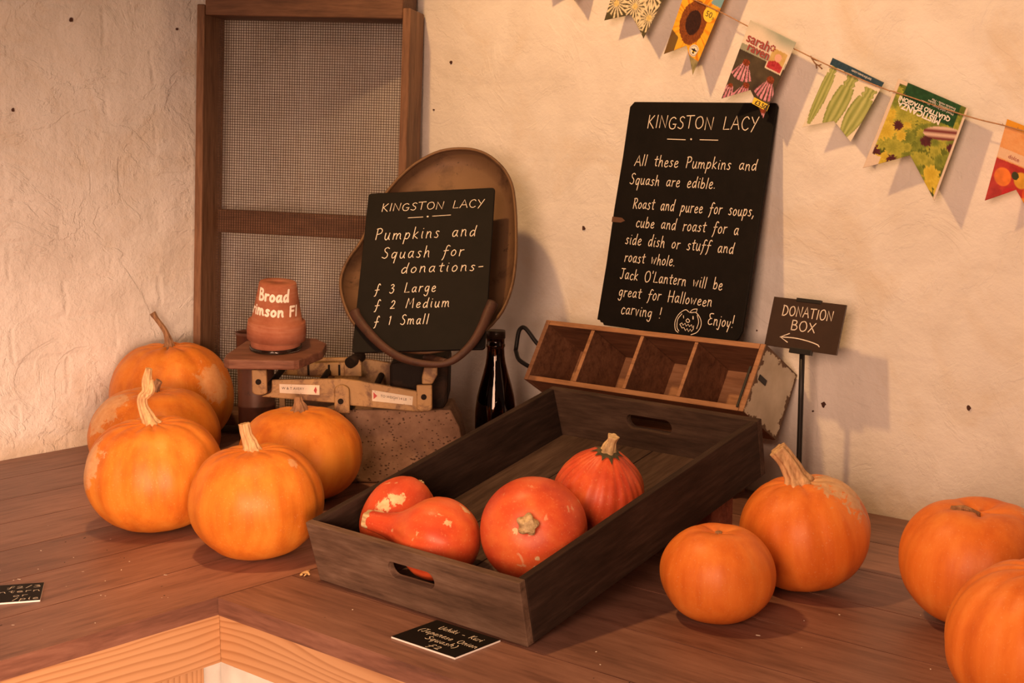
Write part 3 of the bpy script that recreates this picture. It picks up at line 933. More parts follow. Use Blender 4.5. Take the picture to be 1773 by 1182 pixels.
# in front of the scales
a, k = .1102, .80
m = pumpkin_mat('pumpkin_skin_scales', **O1, seed=8.4)
p = pumpkin('orange pumpkin with a stubby brown stem, standing right in front of the old scales', .6618, -.4374, a, k, m, 15, ribs=8, depth=.016)
t = top_of(p) - V((0, 0, .004))
add_stem(p, [rua(t, 0, 0), rua(t, .001, .010), rua(t, -.001, .022), rua(t, -.001, .030)], [.0145, .0115, .0065, .0050], M['stem_brown'], ridge=.22, nr=6)
# right of the crate
a, k = .0775, .85
m = pumpkin_mat('pumpkin_skin_stemless', **O2, speck=.22, seed=9.5)
p = pumpkin('small stemless orange pumpkin at the right side of the dark crate', 1.5655, -.4772, a, k, m, 16, ribs=6, depth=.02, dimple=.16, dimple_w=.30)
t = top_of(p)
add_stem(p, [rua(t, 0, -.004), rua(t, 0, .0015)], [.007, .004], M['scar'], name='stem_scar')
a, k = .0931, .9031
m = pumpkin_mat('pumpkin_skin_patch', **O2, speck=.22, patches=[(ring_patch(a, a * k, .62, .72, .12), .066, 1.0)], seed=10.7)
p = pumpkin('orange pumpkin with a thick leaning pale stem and one large grey brown corky patch', 1.584, -.2843, a, k, m, 17, axis=tuple(V((0, 0, 1)) - RT * .16 - FW * .03), ribs=10, depth=.02)
t = top_of(p) - V((0, 0, .004))
add_stem(p, [rua(t, .002, 0), rua(t, -.006, .018), rua(t, -.018, .038), rua(t, -.031, .053)], [.0205, .0135, .0115, .0115], M['stem_tan'], ridge=.17, nr=6)
a, k = .100, .86
m = pumpkin_mat('pumpkin_skin_sunken', **O2, speck=.2, seed=12.1, patches=[(ring_patch(a, a * k, .72, .75, .15), .03, .6)])
p = pumpkin('orange pumpkin with a sunken brown stem hollow, close to the right wall', 1.8274, -.2605, a, k, m, 18, axis=tuple(V((0, 0, 1)) - FW * .05), ribs=5, depth=.035, dimple=.20, dimple_w=.36, lump=.03)
t = top_of(p)
add_stem(p, [rua(t, -.004, -.003, -.006), rua(t, -.020, .006, -.004), rua(t, -.036, .008, .004)], [.007, .006, .003], M['scar'], name='stem_scar', ridge=.3)
a, k = .109, .85
m = pumpkin_mat('pumpkin_skin_ribbed', **O2, speck=.2, seed=13.6)
p = pumpkin('ribbed orange pumpkin nearest the camera, half cut off at the lower right corner', 2.0214, -.5177, a, k, m, 19, ribs=12, depth=.042)
t = top_of(p) - V((0, 0, .004))
add_stem(p, [rua(t, .0, 0), rua(t, .008, .016), rua(t, .02, .032)], [.016, .011, .009], M['stem_tan'])

# ------------------------------------------------------------------ crate
CX, CF, CU = V((0.99978, -0.0211, 0.0)), V((0.0205, 0.9724, 0.2323)), V((-0.0049, -0.2322, 0.9727))
CO = V((1.0413, -0.7220, 0.9004))
CX.normalize(); CU = CX.cross(CF).normalized(); CF = CU.cross(CX).normalized()
CM = frame_mat(CO, CX, CF, CU)
def panel_with_hole(w, h, t, hole, name, mat, parent, M4, flare=0.004):
    """upright panel in local x/z, thickness along y; hole: (cx, cz, half width, half height)"""
    bm = bmesh.new()
    hx, hz, hw, hh = hole
    outer = [(-flare, h), (0, 0), (w, 0), (w + flare, h)]
    inner = []
    for k in range(24):
        a = 2 * math.pi * k / 24
        inner.append((hx + (hw - hh) * (1 if math.cos(a) > 0 else -1) + hh * math.cos(a), hz + hh * math.sin(a)))
    vo = [bm.verts.new((x, 0, z)) for x, z in outer]
    vi = [bm.verts.new((x, 0, z)) for x, z in inner]
    es = []
    for L in (vo, vi):
        for i in range(len(L)):
            es.append(bm.edges.new((L[i], L[(i + 1) % len(L)])))
    bmesh.ops.triangle_fill(bm, edges=es, use_beauty=True)
    ret = bmesh.ops.extrude_face_region(bm, geom=bm.faces[:])
    for e in ret['geom']:
        if isinstance(e, bmesh.types.BMVert):
            e.co.y += t
    bmesh.ops.recalc_face_normals(bm, faces=bm.faces[:])
    me = bpy.data.meshes.new(name)
    bm.to_mesh(me); bm.free()
    me.materials.append(mat)
    o = bpy.data.objects.new(name, me)
    COL.objects.link(o); o.parent = parent
    o.matrix_local = M4
    md = o.modifiers.new('edge', 'BEVEL'); md.width = 0.0012; md.segments = 2; md.limit_method = 'ANGLE'; md.angle_limit = R(50)
    return o
crate = empty('wooden_crate', mat=CM)
tag(crate, 'shallow dark brown wooden crate tilted towards the front, holding red squashes', 'crate')
CW, CL, CH, CT = 0.4085, 0.5561, 0.0921, 0.012
panel_with_hole(CW, CH, CT, (.207, .056, .045, .0125), 'end_panel', M['crate_front_lit'], crate, Matrix.Identity(4))
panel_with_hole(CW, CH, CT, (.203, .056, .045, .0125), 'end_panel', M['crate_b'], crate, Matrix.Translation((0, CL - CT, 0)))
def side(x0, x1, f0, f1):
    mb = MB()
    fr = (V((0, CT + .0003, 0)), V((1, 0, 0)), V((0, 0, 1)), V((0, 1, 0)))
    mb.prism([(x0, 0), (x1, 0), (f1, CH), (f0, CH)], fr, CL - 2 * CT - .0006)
    return mb.build('side_panel', M['crate_side_shaded'], crate, .0012)
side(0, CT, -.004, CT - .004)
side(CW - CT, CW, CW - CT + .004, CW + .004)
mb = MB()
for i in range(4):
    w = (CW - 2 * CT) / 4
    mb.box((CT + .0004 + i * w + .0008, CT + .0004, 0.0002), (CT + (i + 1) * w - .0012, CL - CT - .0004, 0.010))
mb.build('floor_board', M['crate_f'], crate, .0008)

# onion squashes in the crate
RED = dict(base=(0.64, 0.098, 0.030), dark=(0.50, 0.055, 0.020), light=(0.72, 0.17, 0.046))
def crate_point(x, f, u):
    return CM @ V((x, f, u))
def cdir(x, f, u):
    return (CX * x + CF * f + CU * u).normalized()
PALE = [(0.66, 0.40, 0.20), (0.80, 0.62, 0.38)]
def lp(axis, r, *dirs):
    """patch centres given as (right, up, towards the camera, radius) turned into the squash's own frame"""
    q = V((0, 0, 1)).rotation_difference(V(axis).normalized()).inverted()
    return [(tuple(q @ ((RT * a + V((0, 0, b)) - FW * c).normalized() * r)), rad, 1.0) for a, b, c, rad in dirs]
def squash(label, c, a, b, seed, axis, mat, **kw):
    o = gourd('onion_squash', c, a, b, mat, seed=seed, axis=axis, **kw)
    return tag(o, label, 'squash', 'red onion squashes in the crate')
FLOOR_U = 0.0104
def seat_in_crate(o):
    mw = o.rotation_quaternion.to_matrix()
    lo = min(CU.dot((mw @ v.co) + o.location - CO) for v in o.data.vertices)
    o.location += CU * (FLOOR_U - lo)
m = pumpkin_mat('squash_skin_round', **RED, patch_col=PALE, patches=lp(cdir(.042, -.052, .043), .072, (-.35, .25, .9, .007), (.10, -.45, .85, .010), (-.1, -.75, .6, .012), (.05, -.25, .95, .006)), spots=.5, streak=.6, seed=21.0, rough=.42)
s3 = squash('round red squash with its corky stub facing the camera, front right in the crate', crate_point(.3185, .134, .083), .0728, .0695, 23, cdir(.042, -.052, .043), m, ribs=7, depth=.004, dimple=.05, dimple_w=.30, lump=.016, ridge_fine=0.0)
seat_in_crate(s3)
ax = cdir(.042, -.052, .043)
t = top_of(s3)
add_stem(s3, [t - ax * .004, t + ax * .006, t + ax * .014 + CX * .003 - CU * .002, t + ax * .020 + CX * .006 - CU * .004], [.0115, .0135, .0125, .0085], M['stem_cork'], ridge=.16, nr=5)
m = pumpkin_mat('squash_skin_ribbed', **RED, streak=.8, seed=24.0, rough=.42)
def onion_prof(s):
    c = math.sqrt(max(0, 1 - s * s))
    return c ** .92 * (1 - .34 * max(0, s) ** 2)
s4 = squash('red ribbed squash with a green collar under its stem, farthest back in the crate', crate_point(.3148, .2815, .078), .0655, .066, 24, cdir(.020, .006, .058), m, ribs=11, depth=.035, prof=onion_prof, lump=.012, ridge_fine=.03)
seat_in_crate(s4)
ax = cdir(.020, .006, .058)
t = s4.location + ax * .064
add_stem(s4, [t - ax * .004, t + ax * .006, t + ax * .018 + RT * .002, t + ax * .026 + RT * .003], [.0125, .0095, .0062, .0078], M['stem_cork'], ridge=.14, nr=5)
# the ragged dark green collar around the stem foot
mb = MB(); rngc = random.Random(4)
qi = s4.rotation_quaternion
nn = 30
for ring in range(3):
    for k2 in range(nn):
        a2 = 2 * math.pi * k2 / nn
        rr = (0.006, 0.012, 0.016 + (.012 if k2 % 3 == 0 else 0.0) * rngc.uniform(.3, 1))[ring]
        s_ = math.sqrt(max(0, 1 - (rr / .0655 / (.86)) ** 2))
        mb.v.append((rr * math.cos(a2), rr * math.sin(a2), .066 * s_ + (.0012 if ring < 2 else .0006)))
for ring in range(2):
    for k2 in range(nn):
        k3 = (k2 + 1) % nn
        mb.f.append((ring * nn + k2, (ring + 1) * nn + k2, (ring + 1) * nn + k3, ring * nn + k3)); mb.mi.append(0); mb.sm.append(True)
mb.build('stem_collar', M['collar_green'], s4)
m = pumpkin_mat('squash_skin_scarred', **RED, patch_col=PALE, patches=lp(cdir(-.1, .9, .35), .056, (.05, .75, .75, .016), (-.35, .55, .8, .016), (-.45, .25, .9, .015)), spots=.7, streak=.6, seed=26.0, rough=.42)
s1 = squash('scarred red squash tucked behind the pear shaped one at the crate left corner', crate_point(.0640, .113, .075), .0510, .064, 25, cdir(-.1, .9, .35), m, ribs=8, depth=.02, dimple=.05, lump=.02)
seat_in_crate(s1)
ax = cdir(-.1, .9, .35)
t = top_of(s1)
add_stem(s1, [t - ax * .004, t + ax * .004, t + ax * .010], [.008, .007, .005], M['stem_cork'])
def pear_prof(s):
    # s: -1 blossom end .. 1 stem end
    if s < -.30:
        return math.sqrt(max(0, 1 - ((s + .30) / .70) ** 2))
    tb = [(-.30, 1.0), (-.12, .965), (.03, .86), (.16, .71), (.28, .56), (.40, .43), (.52, .345), (.66, .285), (.82, .25), (.96, .235), (1.0, .17)]
    for (a0, r0), (a1, r1) in zip(tb[:-1], tb[1:]):
        if s <= a1:
            t_ = (s - a0) / (a1 - a0)
            return r0 + (r1 - r0) * t_
    return .18
m = pumpkin_mat('squash_skin_pear', **RED, patch_col=PALE, patches=[((.035, .045, -.045), .016, 1.0), ((.05, .025, -.06), .013, 1.0), ((.045, -.02, -.05), .010, 1.0), ((.0, .058, -.02), .010, 1.0)], spots=.7, streak=.6, seed=28.0, rough=.38)
bc, tip = V((.186, .0775, .075)), V((.082, .046, .098))
axl = (tip - bc).normalized()
half = .0855
cl = bc + axl * (half * .30)
s2 = squash('pear shaped red squash lying on its side along the front panel of the crate', crate_point(*cl), .0590, half, 26, cdir(*axl), m, ribs=9, depth=.02, prof=pear_prof, lump=.012)
seat_in_crate(s2)
ax = cdir(*axl)
t = s2.location + ax * (half * .985)
add_stem(s2, [t - ax * .012, t - ax * .001, t + ax * .005, t + ax * .008], [.0110, .0135, .0130, .0085], M['stem_cork'], ridge=.10, nr=5)

# things that prop the crate and the box
mb = MB(); mb.box((-.1075, 0, 0), (.1075, .062, .1105))
br = mb.build('brick', M['brick'], bevel=.003, loc=(1.2975, -.252, ZC + .0002))
tag(br, 'old reddish brick on edge propping up the back of the dark crate', 'brick')
mb = MB(); mb.box((-.125, 0, 0), (.125, .10, .1155))
bk = mb.build('wooden_block', M['block'], bevel=.002, loc=(1.10, .033, ZC + .0002))
tag(bk, 'orange brown wooden block behind the crate, glimpsed through its rear handle hole', 'block')

# ------------------------------------------------------------------ four-compartment box leaning on the wall
bd = V((0, .848, -.530)); bv = V((0, .530, .848)); bx_ = V((1, 0, 0))
BO = V((.829, -.0275, 1.0835))
box = empty('compartment_box', mat=frame_mat(BO, bx_, bd, bv))
tag(box, 'long wooden four compartment box tipped up behind the crate with cream painted end', 'box')
BL, BD, BH, BT = .487, .125, .126, .010
def bpart(name, lo, hi, mat, bev=.0012, parent=None):
    mb = MB(); mb.box(lo, hi)
    if mat in (M['box_in'], M['box_div']):
        mb.mi[2] = 1        # paler front edge
        return mb.build(name, [M['box_in'], M['box_edge']], parent or box, bev)
    return mb.build(name, mat, parent or box, bev)
bpart('top_board', (BT + .0003, 0, BH - BT), (BL - BT - .0003, BD, BH), M['box_in'])
bpart('bottom_board', (BT + .0003, 0, 0), (BL - BT - .0003, BD, BT), M['box_in'])
bpart('back_panel', (BT + .0003, BD - .008, BT + .0003), (BL - BT - .0003, BD, BH - BT - .0003), M['box_in'])
bpart('end_board', (0, 0, 0), (BT, BD, BH), M['box_div'])
e2 = bpart('end_board', (BL - BT, 0, 0), (BL, BD, BH), M['box_div'])
bpart('painted_face', (BL + .0002, .0006, .0006), (BL + .0012, BD - .0006, BH - .0006), M['chipped'], 0)
for xx, tk in ((.118, .0085), (.232, .0078), (.350, .0078)):
    bpart('divider', (xx - tk / 2, .0008, BT + .0003), (xx + tk / 2, BD - .0085, BH - BT - .0003), M['box_div'])
lt = bpart('latch', (BL + .0014, .010, .064), (BL + .0032, .036, .074), M['black_metal'], .0005)
bpart('latch_bar', (BL - BT - .0052, -.0028, .006), (BL - BT - .0008, -.0004, .082), M['black_metal'], .0005)
mb = MB()
hp = [(.7745, .012, 1.128), (.7790, .014, 1.160), (.7830, .016, 1.171), (.7905, .018, 1.174), (.7995, .020, 1.167), (.8150, .022, 1.150), (.8285, .024, 1.138)]
inv = box.matrix_world.inverted() if False else frame_mat(BO, bx_, bd, bv).inverted()
mb.tube(smooth_path([inv @ V(q) for q in hp], 4), .0042, 10)
mb.tube(smooth_path([inv @ V(q) for q in [(.7745, .012, 1.129), (.790, .005, 1.112), (.8285, .0, 1.100)]], 4), .0042, 10)
mb.build('handle', M['black_metal'], box)

# ------------------------------------------------------------------ blackboards
def board_axes(yaw, lean, roll):
    yaw, lean, roll = R(yaw), R(lean), R(roll)
    nx = V((math.cos(yaw), math.sin(yaw), 0)); bk_ = V((-math.sin(yaw), math.cos(yaw), 0))
    up = V((0, 0, 1)) * math.cos(lean) + bk_ * math.sin(lean)
    r_ = nx * math.cos(roll) - up * math.sin(roll); q_ = up * math.cos(roll) + nx * math.sin(roll)
    return r_, q_, r_.cross(q_)
def board(label, name, c, axes, poly, thick, mat, cat):
    r_, q_, n_ = axes
    root = empty(name, mat=frame_mat(c, r_, q_, n_))
    tag(root, label, cat)
    mb = MB()
    mb.prism(poly, (V((0, 0, -thick)), V((1, 0, 0)), V((0, 1, 0)), V((0, 0, 1))), thick)
    b_ = mb.build('board', mat, root, .0012)
    return root
def flat(x, y):
    return (x, y, .0005)
def rounded(x0, x1, y0, y1, r, n=4):
    out = []
    for cx_, cy_, a0 in ((x1 - r, y1 - r, 0), (x0 + r, y1 - r, 90), (x0 + r, y0 + r, 180), (x1 - r, y0 + r, 270)):
        for k in range(n + 1):
            a = R(a0 + 90 * k / n)
            out.append((cx_ + r * math.cos(a), cy_ + r * math.sin(a)))
    return out
# large one
axB = board_axes(0, 11.8726, 1.2529)
poly = [(-.1588, -.208), (-.152, -.2085), (-.1500, -.212), (-.1440, -.2125), (-.1420, -.2165), (.136, -.2165), (.146, -.2150), (.1535, -.208), (.1588, -.195), (.1588, .200), (.155, .2056), (-.150, .2056), (-.1588, .196), (-.1575, .1), (-.1588, 0.0), (-.1573, -.1)]
bigb = board('large blackboard with white cooking advice writing, leaning on the wall above the compartment box', 'chalkboard', V((1.1027, .0978, 1.3987)), axB, poly[::1], .006, M['board'], 'chalkboard')
mb = MB()
def write(text, x0, y, x1, cap, w, slant=0.0, **kw):
    ribbon(mb, text_strokes(text, x0, y, x1, cap, slant=slant, **kw), w, flat)
WB = .0016
write('KINGSTON LACY', -.1109, .1569, .1272, .0235, WB, jit=.05)
ribbon(mb, [[(-.0612, .1369), (-.0212, .1366)], [(.0105, .1374), (.049, .1375)]], .0014, flat)
ribbon(mb, [[(-.0092, .1381), (-.0085, .1377)]], .0032, flat)
for t_, x0, y0, x1 in [('All these Pumpkins and', -.1269, .0860, .1373), ('Squash are edible.', -.1314, .0504, .0588), ('Roast and puree for soups,', -.1156, .0058, .147),
                       ('cube and roast for a', -.1023, -.0282, .1209), ('side dish or stuff and', -.1204, -.0618, .1168), ('roast whole.', -.1161, -.0940, -.0022),
                       ("Jack O'Lantern will be", -.1202, -.1270, .1051), ('great for Halloween', -.1173, -.1588, .0887), ('carving !', -.1058, -.1910, -.0149), ('Enjoy!', .0867, -.1905, .1400)]:
    write(t_, x0, y0, x1, .0200, WB, slant=.06)
# the drawn pumpkin face
def sm2(pts, closed=False):
    return [(q.x, q.y) for q in smooth_path([(a, b, 0) for a, b in pts], 5, closed)]
cx0, cy0 = .0455, -.1885
pk = lambda *pp: [(cx0 + a * .001, cy0 + b * .001) for a, b in pp]
ribbon(mb, [sm2(pk((-2, 16), (-10, 19), (-22, 10), (-28, -4), (-25, -18), (-18, -23))), sm2(pk((2, 15), (14, 16), (25, 6), (28, -6), (22, -18), (10, -24))),
            sm2(pk((-16, 11), (-23, 0), (-22, -14), (-17, -20))), sm2(pk((17, 12), (22, 0), (20, -12))),
            sm2(pk((0, 15), (6, 21), (15, 23))), pk((15, 23), (14, 17), (4, 15)),
            pk((-12, 8), (-11, 4)), pk((8, 9), (9, 4)), pk((9, 9), (10, 4)), sm2(pk((-2, 4), (-5, 0), (-1, -3), (3, 0), (-2, 4))),
            pk((-17, -8), (-13, -5), (-10, -9), (-6, -5), (-3, -10), (1, -6), (4, -10), (8, -6), (11, -11), (13, -7), (13, -14), (10, -18), (7, -14), (4, -19), (0, -14), (-3, -18), (-7, -13), (-11, -14), (-17, -8))], .0013, flat)
mb.build('chalk_lettering', M['chalk'], bigb)
mb = MB()
mb.prism([(-.1598, -.0225), (-.138, -.0225), (-.129, -.0185), (-.137, -.0135), (-.1598, -.0125)], (V((0, 0, -.0061)), V((1, 0, 0)), V((0, 1, 0)), V((0, 0, 1))), .0064)
ch = mb.build('broken_chip', M['board_edge'], bigb); ch['label'] = 'bare brown broken chip'

# small one
axS = board_axes(29.8346, 33.2173, -3.6301)
cS = V((.7383, -.199, 1.3001))
smallb = board('small blackboard with white donation price list, held upright in the scale cradle', 'chalkboard', cS, axS, rounded(-.1218, .1218, -.1657, .1657, .006), .006, M['board'], 'chalkboard')
mb = MB()
WS = .0015
write('KINGSTON LACY', -.0928, .1245, .1026, .0165, .0013, slant=.08, jit=.03)
ribbon(mb, [[(-.0398, .1082), (-.0115, .1086)], [(.0069, .1095), (.0413, .1103)]], .0012, flat)
ribbon(mb, [[(-.0029, .1091), (-.0022, .1091)]], .003, flat)
for t_, x0, y0, x1, cap in [('Pumpkins and', -.100, .0640, .0906, .0235), ('Squash for', -.0834, .0234, .0702, .0225), ('donations-', -.0446, -.0080, .1093, .0210), ('£ 3 Large', -.0906, -.0480, .0236, .0200),
                       ('£ 2 Medium', -.0878, -.0800, .0512, .0195), ('£ 1 Small', -.0856, -.1130, .0143, .0195)]:
    write(t_, x0, y0, x1, cap, WS, slant=.12, space=.9, gap=.24)
mb.build('chalk_lettering', M['chalk'], smallb)

# donation sign
axD = board_axes(-.24, 16.31, 1.58)
cD = V((1.3756, .0636, 1.2252))
sign = empty('donation_sign', (1.3740, .0610, ZC))
tag(sign, 'small dark sign with white donation box lettering and arrow on a thin black pole', 'sign')
Dm = Matrix.Translation(-V((1.3740, .0610, ZC))) @ frame_mat(cD, *axD)
mb = MB(); mb.prism([(-.0693, -.0424), (.0693, -.0424), (.0693, .0424), (-.0693, .0424)], (V((0, 0, -.003)), V((1, 0, 0)), V((0, 1, 0)), V((0, 0, 1))), .003)
sb = mb.build('sign_board', M['sign'], sign, .0004); sb.matrix_local = Dm
mb = MB()
write('DONATION', -.0467, .0130, .0494, .0165, .0017, jit=.05)
write('BOX', -.0247, -.0105, .0214, .0165, .0017, jit=.03)
ribbon(mb, [sm2([(.035, -.0324), (.030, -.0292), (.0104, -.0255), (-.0139, -.0236), (-.0416, -.0250)]), [(-.0252, -.0172), (-.0416, -.0250), (-.0259, -.0322)]], .0017, flat)
mb.build('chalk_lettering', M['chalk'], sb)
for nm, (x0, x1, y0, y1) in (('clip', (-.0250, .0220, .0385, .0450)), ('clip', (-.0195, .0230, -.0490, -.0400))):
    mb = MB(); mb.box((x0, y0, -.005), (x1, y1, .0012))
    c_ = mb.build(nm, M['black_metal'], sign, .0006); c_.matrix_local = Dm
mb = MB(); mb.box((-.006, -.048, -.0075), (.006, .044, -.0052))
c_ = mb.build('back_strip', M['black_metal'], sign, .0006); c_.matrix_local = Dm
mb = MB(); mb.tube([(0, 0, .006), (0, 0, .10), (0, 0, .20), (0, 0, .282)], .0047, 14)
mb.build('pole', M['black_metal'], sign)
mb = MB(); mb.lathe([(0.0001, 0.0003), (.036, .0003), (.036, .004), (.030, .007), (.006, .008), (.0001, .008)], 32)
mb.build('base', M['black_metal'], sign)

# price cards lying on the bench
def card(label, pts, lines_, cap, w):
    """pts: front-left, front-right, back-left corners on the bench (as read by the writing)"""
    o, px_, py_ = V(pts[0]), V(pts[1]), V(pts[2])
    u = (px_ - o); w_ = u.length; u.normalize()
    v = (py_ - o); h_ = v.dot(V((0, 0, 1)).cross(u)); v = V((0, 0, 1)).cross(u)
    root = empty('price_card', mat=frame_mat(V((o.x, o.y, ZC + .0003)), u, v, V((0, 0, 1))))
    tag(root, label, 'price card', 'black price cards lying on the bench')
    mb_ = MB(); mb_.box((0, 0, 0), (w_, h_, .0022)); mb_.build('card', M['card_white'], root)
    mb_ = MB(); mb_.box((.0002, .0002, .0023), (w_ - .0002, h_ - .0002, .0027)); mb_.build('black_face', M['board'], root)
    global mb
    mb = MB()
    for t_, x0, y0, x1 in lines_:
        ribbon(mb, text_strokes(t_, x0 * w_, y0 * h_, x1 * w_, cap), w, lambda x, y: (x, y, .0030))
    mb.build('chalk_lettering', M['chalk'], root)
card('black card with squash name and price, lying by the front of the dark crate', [(1.2957, -.8215, 0), (1.4095, -.8218, 0), (1.2985, -.738, 0)],
     [('Uchiki - Kuri', .22, .72, .88, ), ('(Japanese Onion', .09, .46, .98), ('Squash)', .33, .27, .80), ('£2', .52, .06, .70)], .0108, .0012)
card('black card mostly outside the left picture edge, lying on the bench corner', [(.7715, -1.1225, 0), (.8252, -1.0440, 0), (.7000, -1.0850, 0)],
     [('£2/3', .48, .74, .96), ('Lantern', .10, .50, .97), ('or', .60, .26, .80), ('soup /pie', .02, .06, .97)], .0108, .0012)

# ------------------------------------------------------------------ old scales
SO = V((.6473, -.3259, ZC))
scale_ = empty('balance_scale', mat=frame_mat(SO, RT, FW, V((0, 0, 1))))
tag(scale_, 'old cream enamelled balance scale with wooden platform on a pitted iron base', 'scale')
FR = lambda y: (V((0, y, 0)), V((1, 0, 0)), V((0, 0, 1)), V((0, 1, 0)))
def sp_prism(name, poly, y, d, mat, bev=.0015, parent=None):
    mb_ = MB(); mb_.prism(poly, FR(y), d)
    return mb_.build(name, mat, parent or scale_, bev)
def arch(x0, x1, z0, z1, flip=False, n=8):
    r = (x1 - x0) / 2; out = []
    if not flip:   # rounded top
        out = [(x0, z0), (x1, z0)]
        for k in range(n + 1):
            a = math.pi * k / n
            out.append(((x0 + x1) / 2 + r * math.cos(a), z1 - r * .8 + r * .8 * math.sin(a)))
    else:
        out = [(x1, z1), (x0, z1)]
        for k in range(n + 1):
            a = math.pi + math.pi * k / n
            out.append(((x0 + x1) / 2 + r * math.cos(a), z0 + r * .45 + r * .45 * math.sin(a)))
    return out
beam_poly = [(-.1467, .1680), (-.0132, .1562), (.0221, .1509), (.1439, .1394), (.160, .1435), (.1377, .1783), (.0398, .1966), (.0033, .2014), (-.1263, .1995), (-.1280, .1760)]
sp_prism('beam', beam_poly, 0, .010, M['scale_paint'], .002)
bb = [(x, z + .008) for x, z in beam_poly]
sp_prism('beam', bb, .20, .010, M['scale_paint'], .002)
for x in (-.137, .152, -.045, .055):
    z = .182 if x < 0 else .168
    mb_ = MB(); mb_.tube([(x, .0102, z), (x, .1998, z + .006)], .006, 10); mb_.build('cross_rod', M['scale_dark'], scale_)
# hangers with bolts
def hanger(name, x0, x1, z0, z1, y, bolt, flip):
    h = sp_prism(name, arch(x0, x1, z0, z1, flip), y, .0085, M['scale_paint'], .002)
    mb_ = MB(); mb_.tube([(bolt[0], y - .0022, bolt[1]), (bolt[0], y + .0005, bolt[1])], .0052, 14)
    mb_.build('bolt', M['scale_dark'], h)
    return h
hanger('hanger', -.1612, -.1337, .1725, .2195, -.0095, (-.149, .1974), True)
hanger('hanger', .1383, .1666, .1420, .1915, -.0095, (.1515, .1695), True)
hanger('center_bracket', -.0119, .0160, .1390, .1915, -.0095, (0, .1615), False)
hanger('hanger', -.1700, -.1420, .1830, .2280, .2115, (-.156, .205), True)
sp_prism('pointer', [(-.1505, .2198), (-.1445, .2198), (-.1475, .232)], -.0075, .004, M['scale_paint'], .0005)
# right-hand standard carrying the cradle
sp_prism('standard', [(.1480, .1920), (.1665, .1920), (.1760, .2080), (.1760, .2230), (.1520, .2230), (.1480, .2050)], -.004, .016, M['scale_paint'], .002)
sp_prism('standard', [(.1540, .2235), (.1740, .2235), (.1720, .2340), (.1560, .2340)], -.004, .016, M['cradle'], .002)
sp_prism('casing', [(.085, .145), (.182, .135), (.192, .150), (.195, .228), (.186, .235), (.085, .222)], .045, .13, M['scale_dark'], .006)
# back frame pieces seen over the beam
sp_prism('back_plate', [(-.105, .178), (.0, .178), (.0, .205), (-.105, .203)], .165, .012, M['scale_paint'], .0015)
for x in (-.085, -.045, -.025):
    sp_prism('slot_bar', [(x, .180), (x + .004, .180), (x + .004, .201), (x, .201)], .1635, .0012, M['scale_dark'], 0)
sp_prism('pivot_block', [(-.012, .180), (.022, .180), (.022, .206), (.014, .218), (.000, .214), (-.012, .204)], .150, .012, M['scale_paint'], .002)
mb_ = MB(); mb_.tube([(.0, .140, .208), (.018, .178, .216)], .011, 14); mb_.build('pivot_knob', M['scale_dark'], scale_)
# name plates on the beam
def nameplate(poly, tx, size, at, ang, arrow):
    pl = sp_prism('nameplate', poly, -.0012, .0010, M['label_plate'], 0)
    m_ = Matrix.Translation((at[0], -.0016, at[1])) @ Matrix.Rotation(R(90), 4, 'X') @ Matrix.Rotation(ang, 4, 'Z')
    type_text('lettering', tx, size, M['ink'], m_, pl)
    mb2 = MB(); mb2.prism(arrow, FR(-.0019), .0006); mb2.build('red_arrow', M['red'], pl)
nameplate([(-.1121, .1755), (-.0397, .1715), (-.0393, .1895), (-.1125, .1918)], 'W & T AVERY', .0068, (-.1085, .1822), R(-2), [(-.050, .1800), (-.0460, .1740), (-.0440, .1810), (-.0460, .1875)])
nameplate([(.0565, .1606), (.1298, .1526), (.1312, .1686), (.0568, .1805)], 'TO WEIGH 14 LB', .0064, (.0715, .1680), R(-8), [(.0590, .1640), (.0660, .1700), (.0590, .1770)])
# pitted base
def base_mesh():
    mb_ = MB()
    rings = [(-.150, .234, .024, .185, 0.0005), (-.148, .232, .025, .183, .012), (-.120, .215, .028, .165, .104), (-.105, .203, .031, .155, .128), (-.100, .199, .032, .152, .1375)]
    n_ = 6
    for (x0, x1, y0, y1, z) in rings:
        for (xa, ya, xb, yb) in ((x0, y0, x1, y0), (x1, y0, x1, y1), (x1, y1, x0, y1), (x0, y1, x0, y0)):
            for k in range(n_):
                mb_.v.append((xa + (xb - xa) * k / n_, ya + (yb - ya) * k / n_, z))
    m_ = 4 * n_
    for i in range(len(rings) - 1):
        for k in range(m_):
            k2 = (k + 1) % m_
            mb_.f.append((i * m_ + k, i * m_ + k2, (i + 1) * m_ + k2, (i + 1) * m_ + k)); mb_.mi.append(0); mb_.sm.append(False)
    mb_.f.append(tuple(range(m_ - 1, -1, -1))); mb_.mi.append(0); mb_.sm.append(False)
    mb_.f.append(tuple((len(rings) - 1) * m_ + k for k in range(m_))); mb_.mi.append(0); mb_.sm.append(False)
    return mb_
base_mesh().build('base', M['cast_iron'], scale_, .004)
sp_prism('pedestal', [(-.012, .1378), (.016, .1378), (.016, .156), (-.012, .156)], .034, .11, M['scale_dark'], .002)
for x in (-.140, -.095):
    sp_prism('side_foot', [(x, .005), (x + .011, .005), (x + .011, .170), (x, .170)], .16 if x < -.12 else .012, .010, M['scale_paint'], .001) if x < -.12 else None
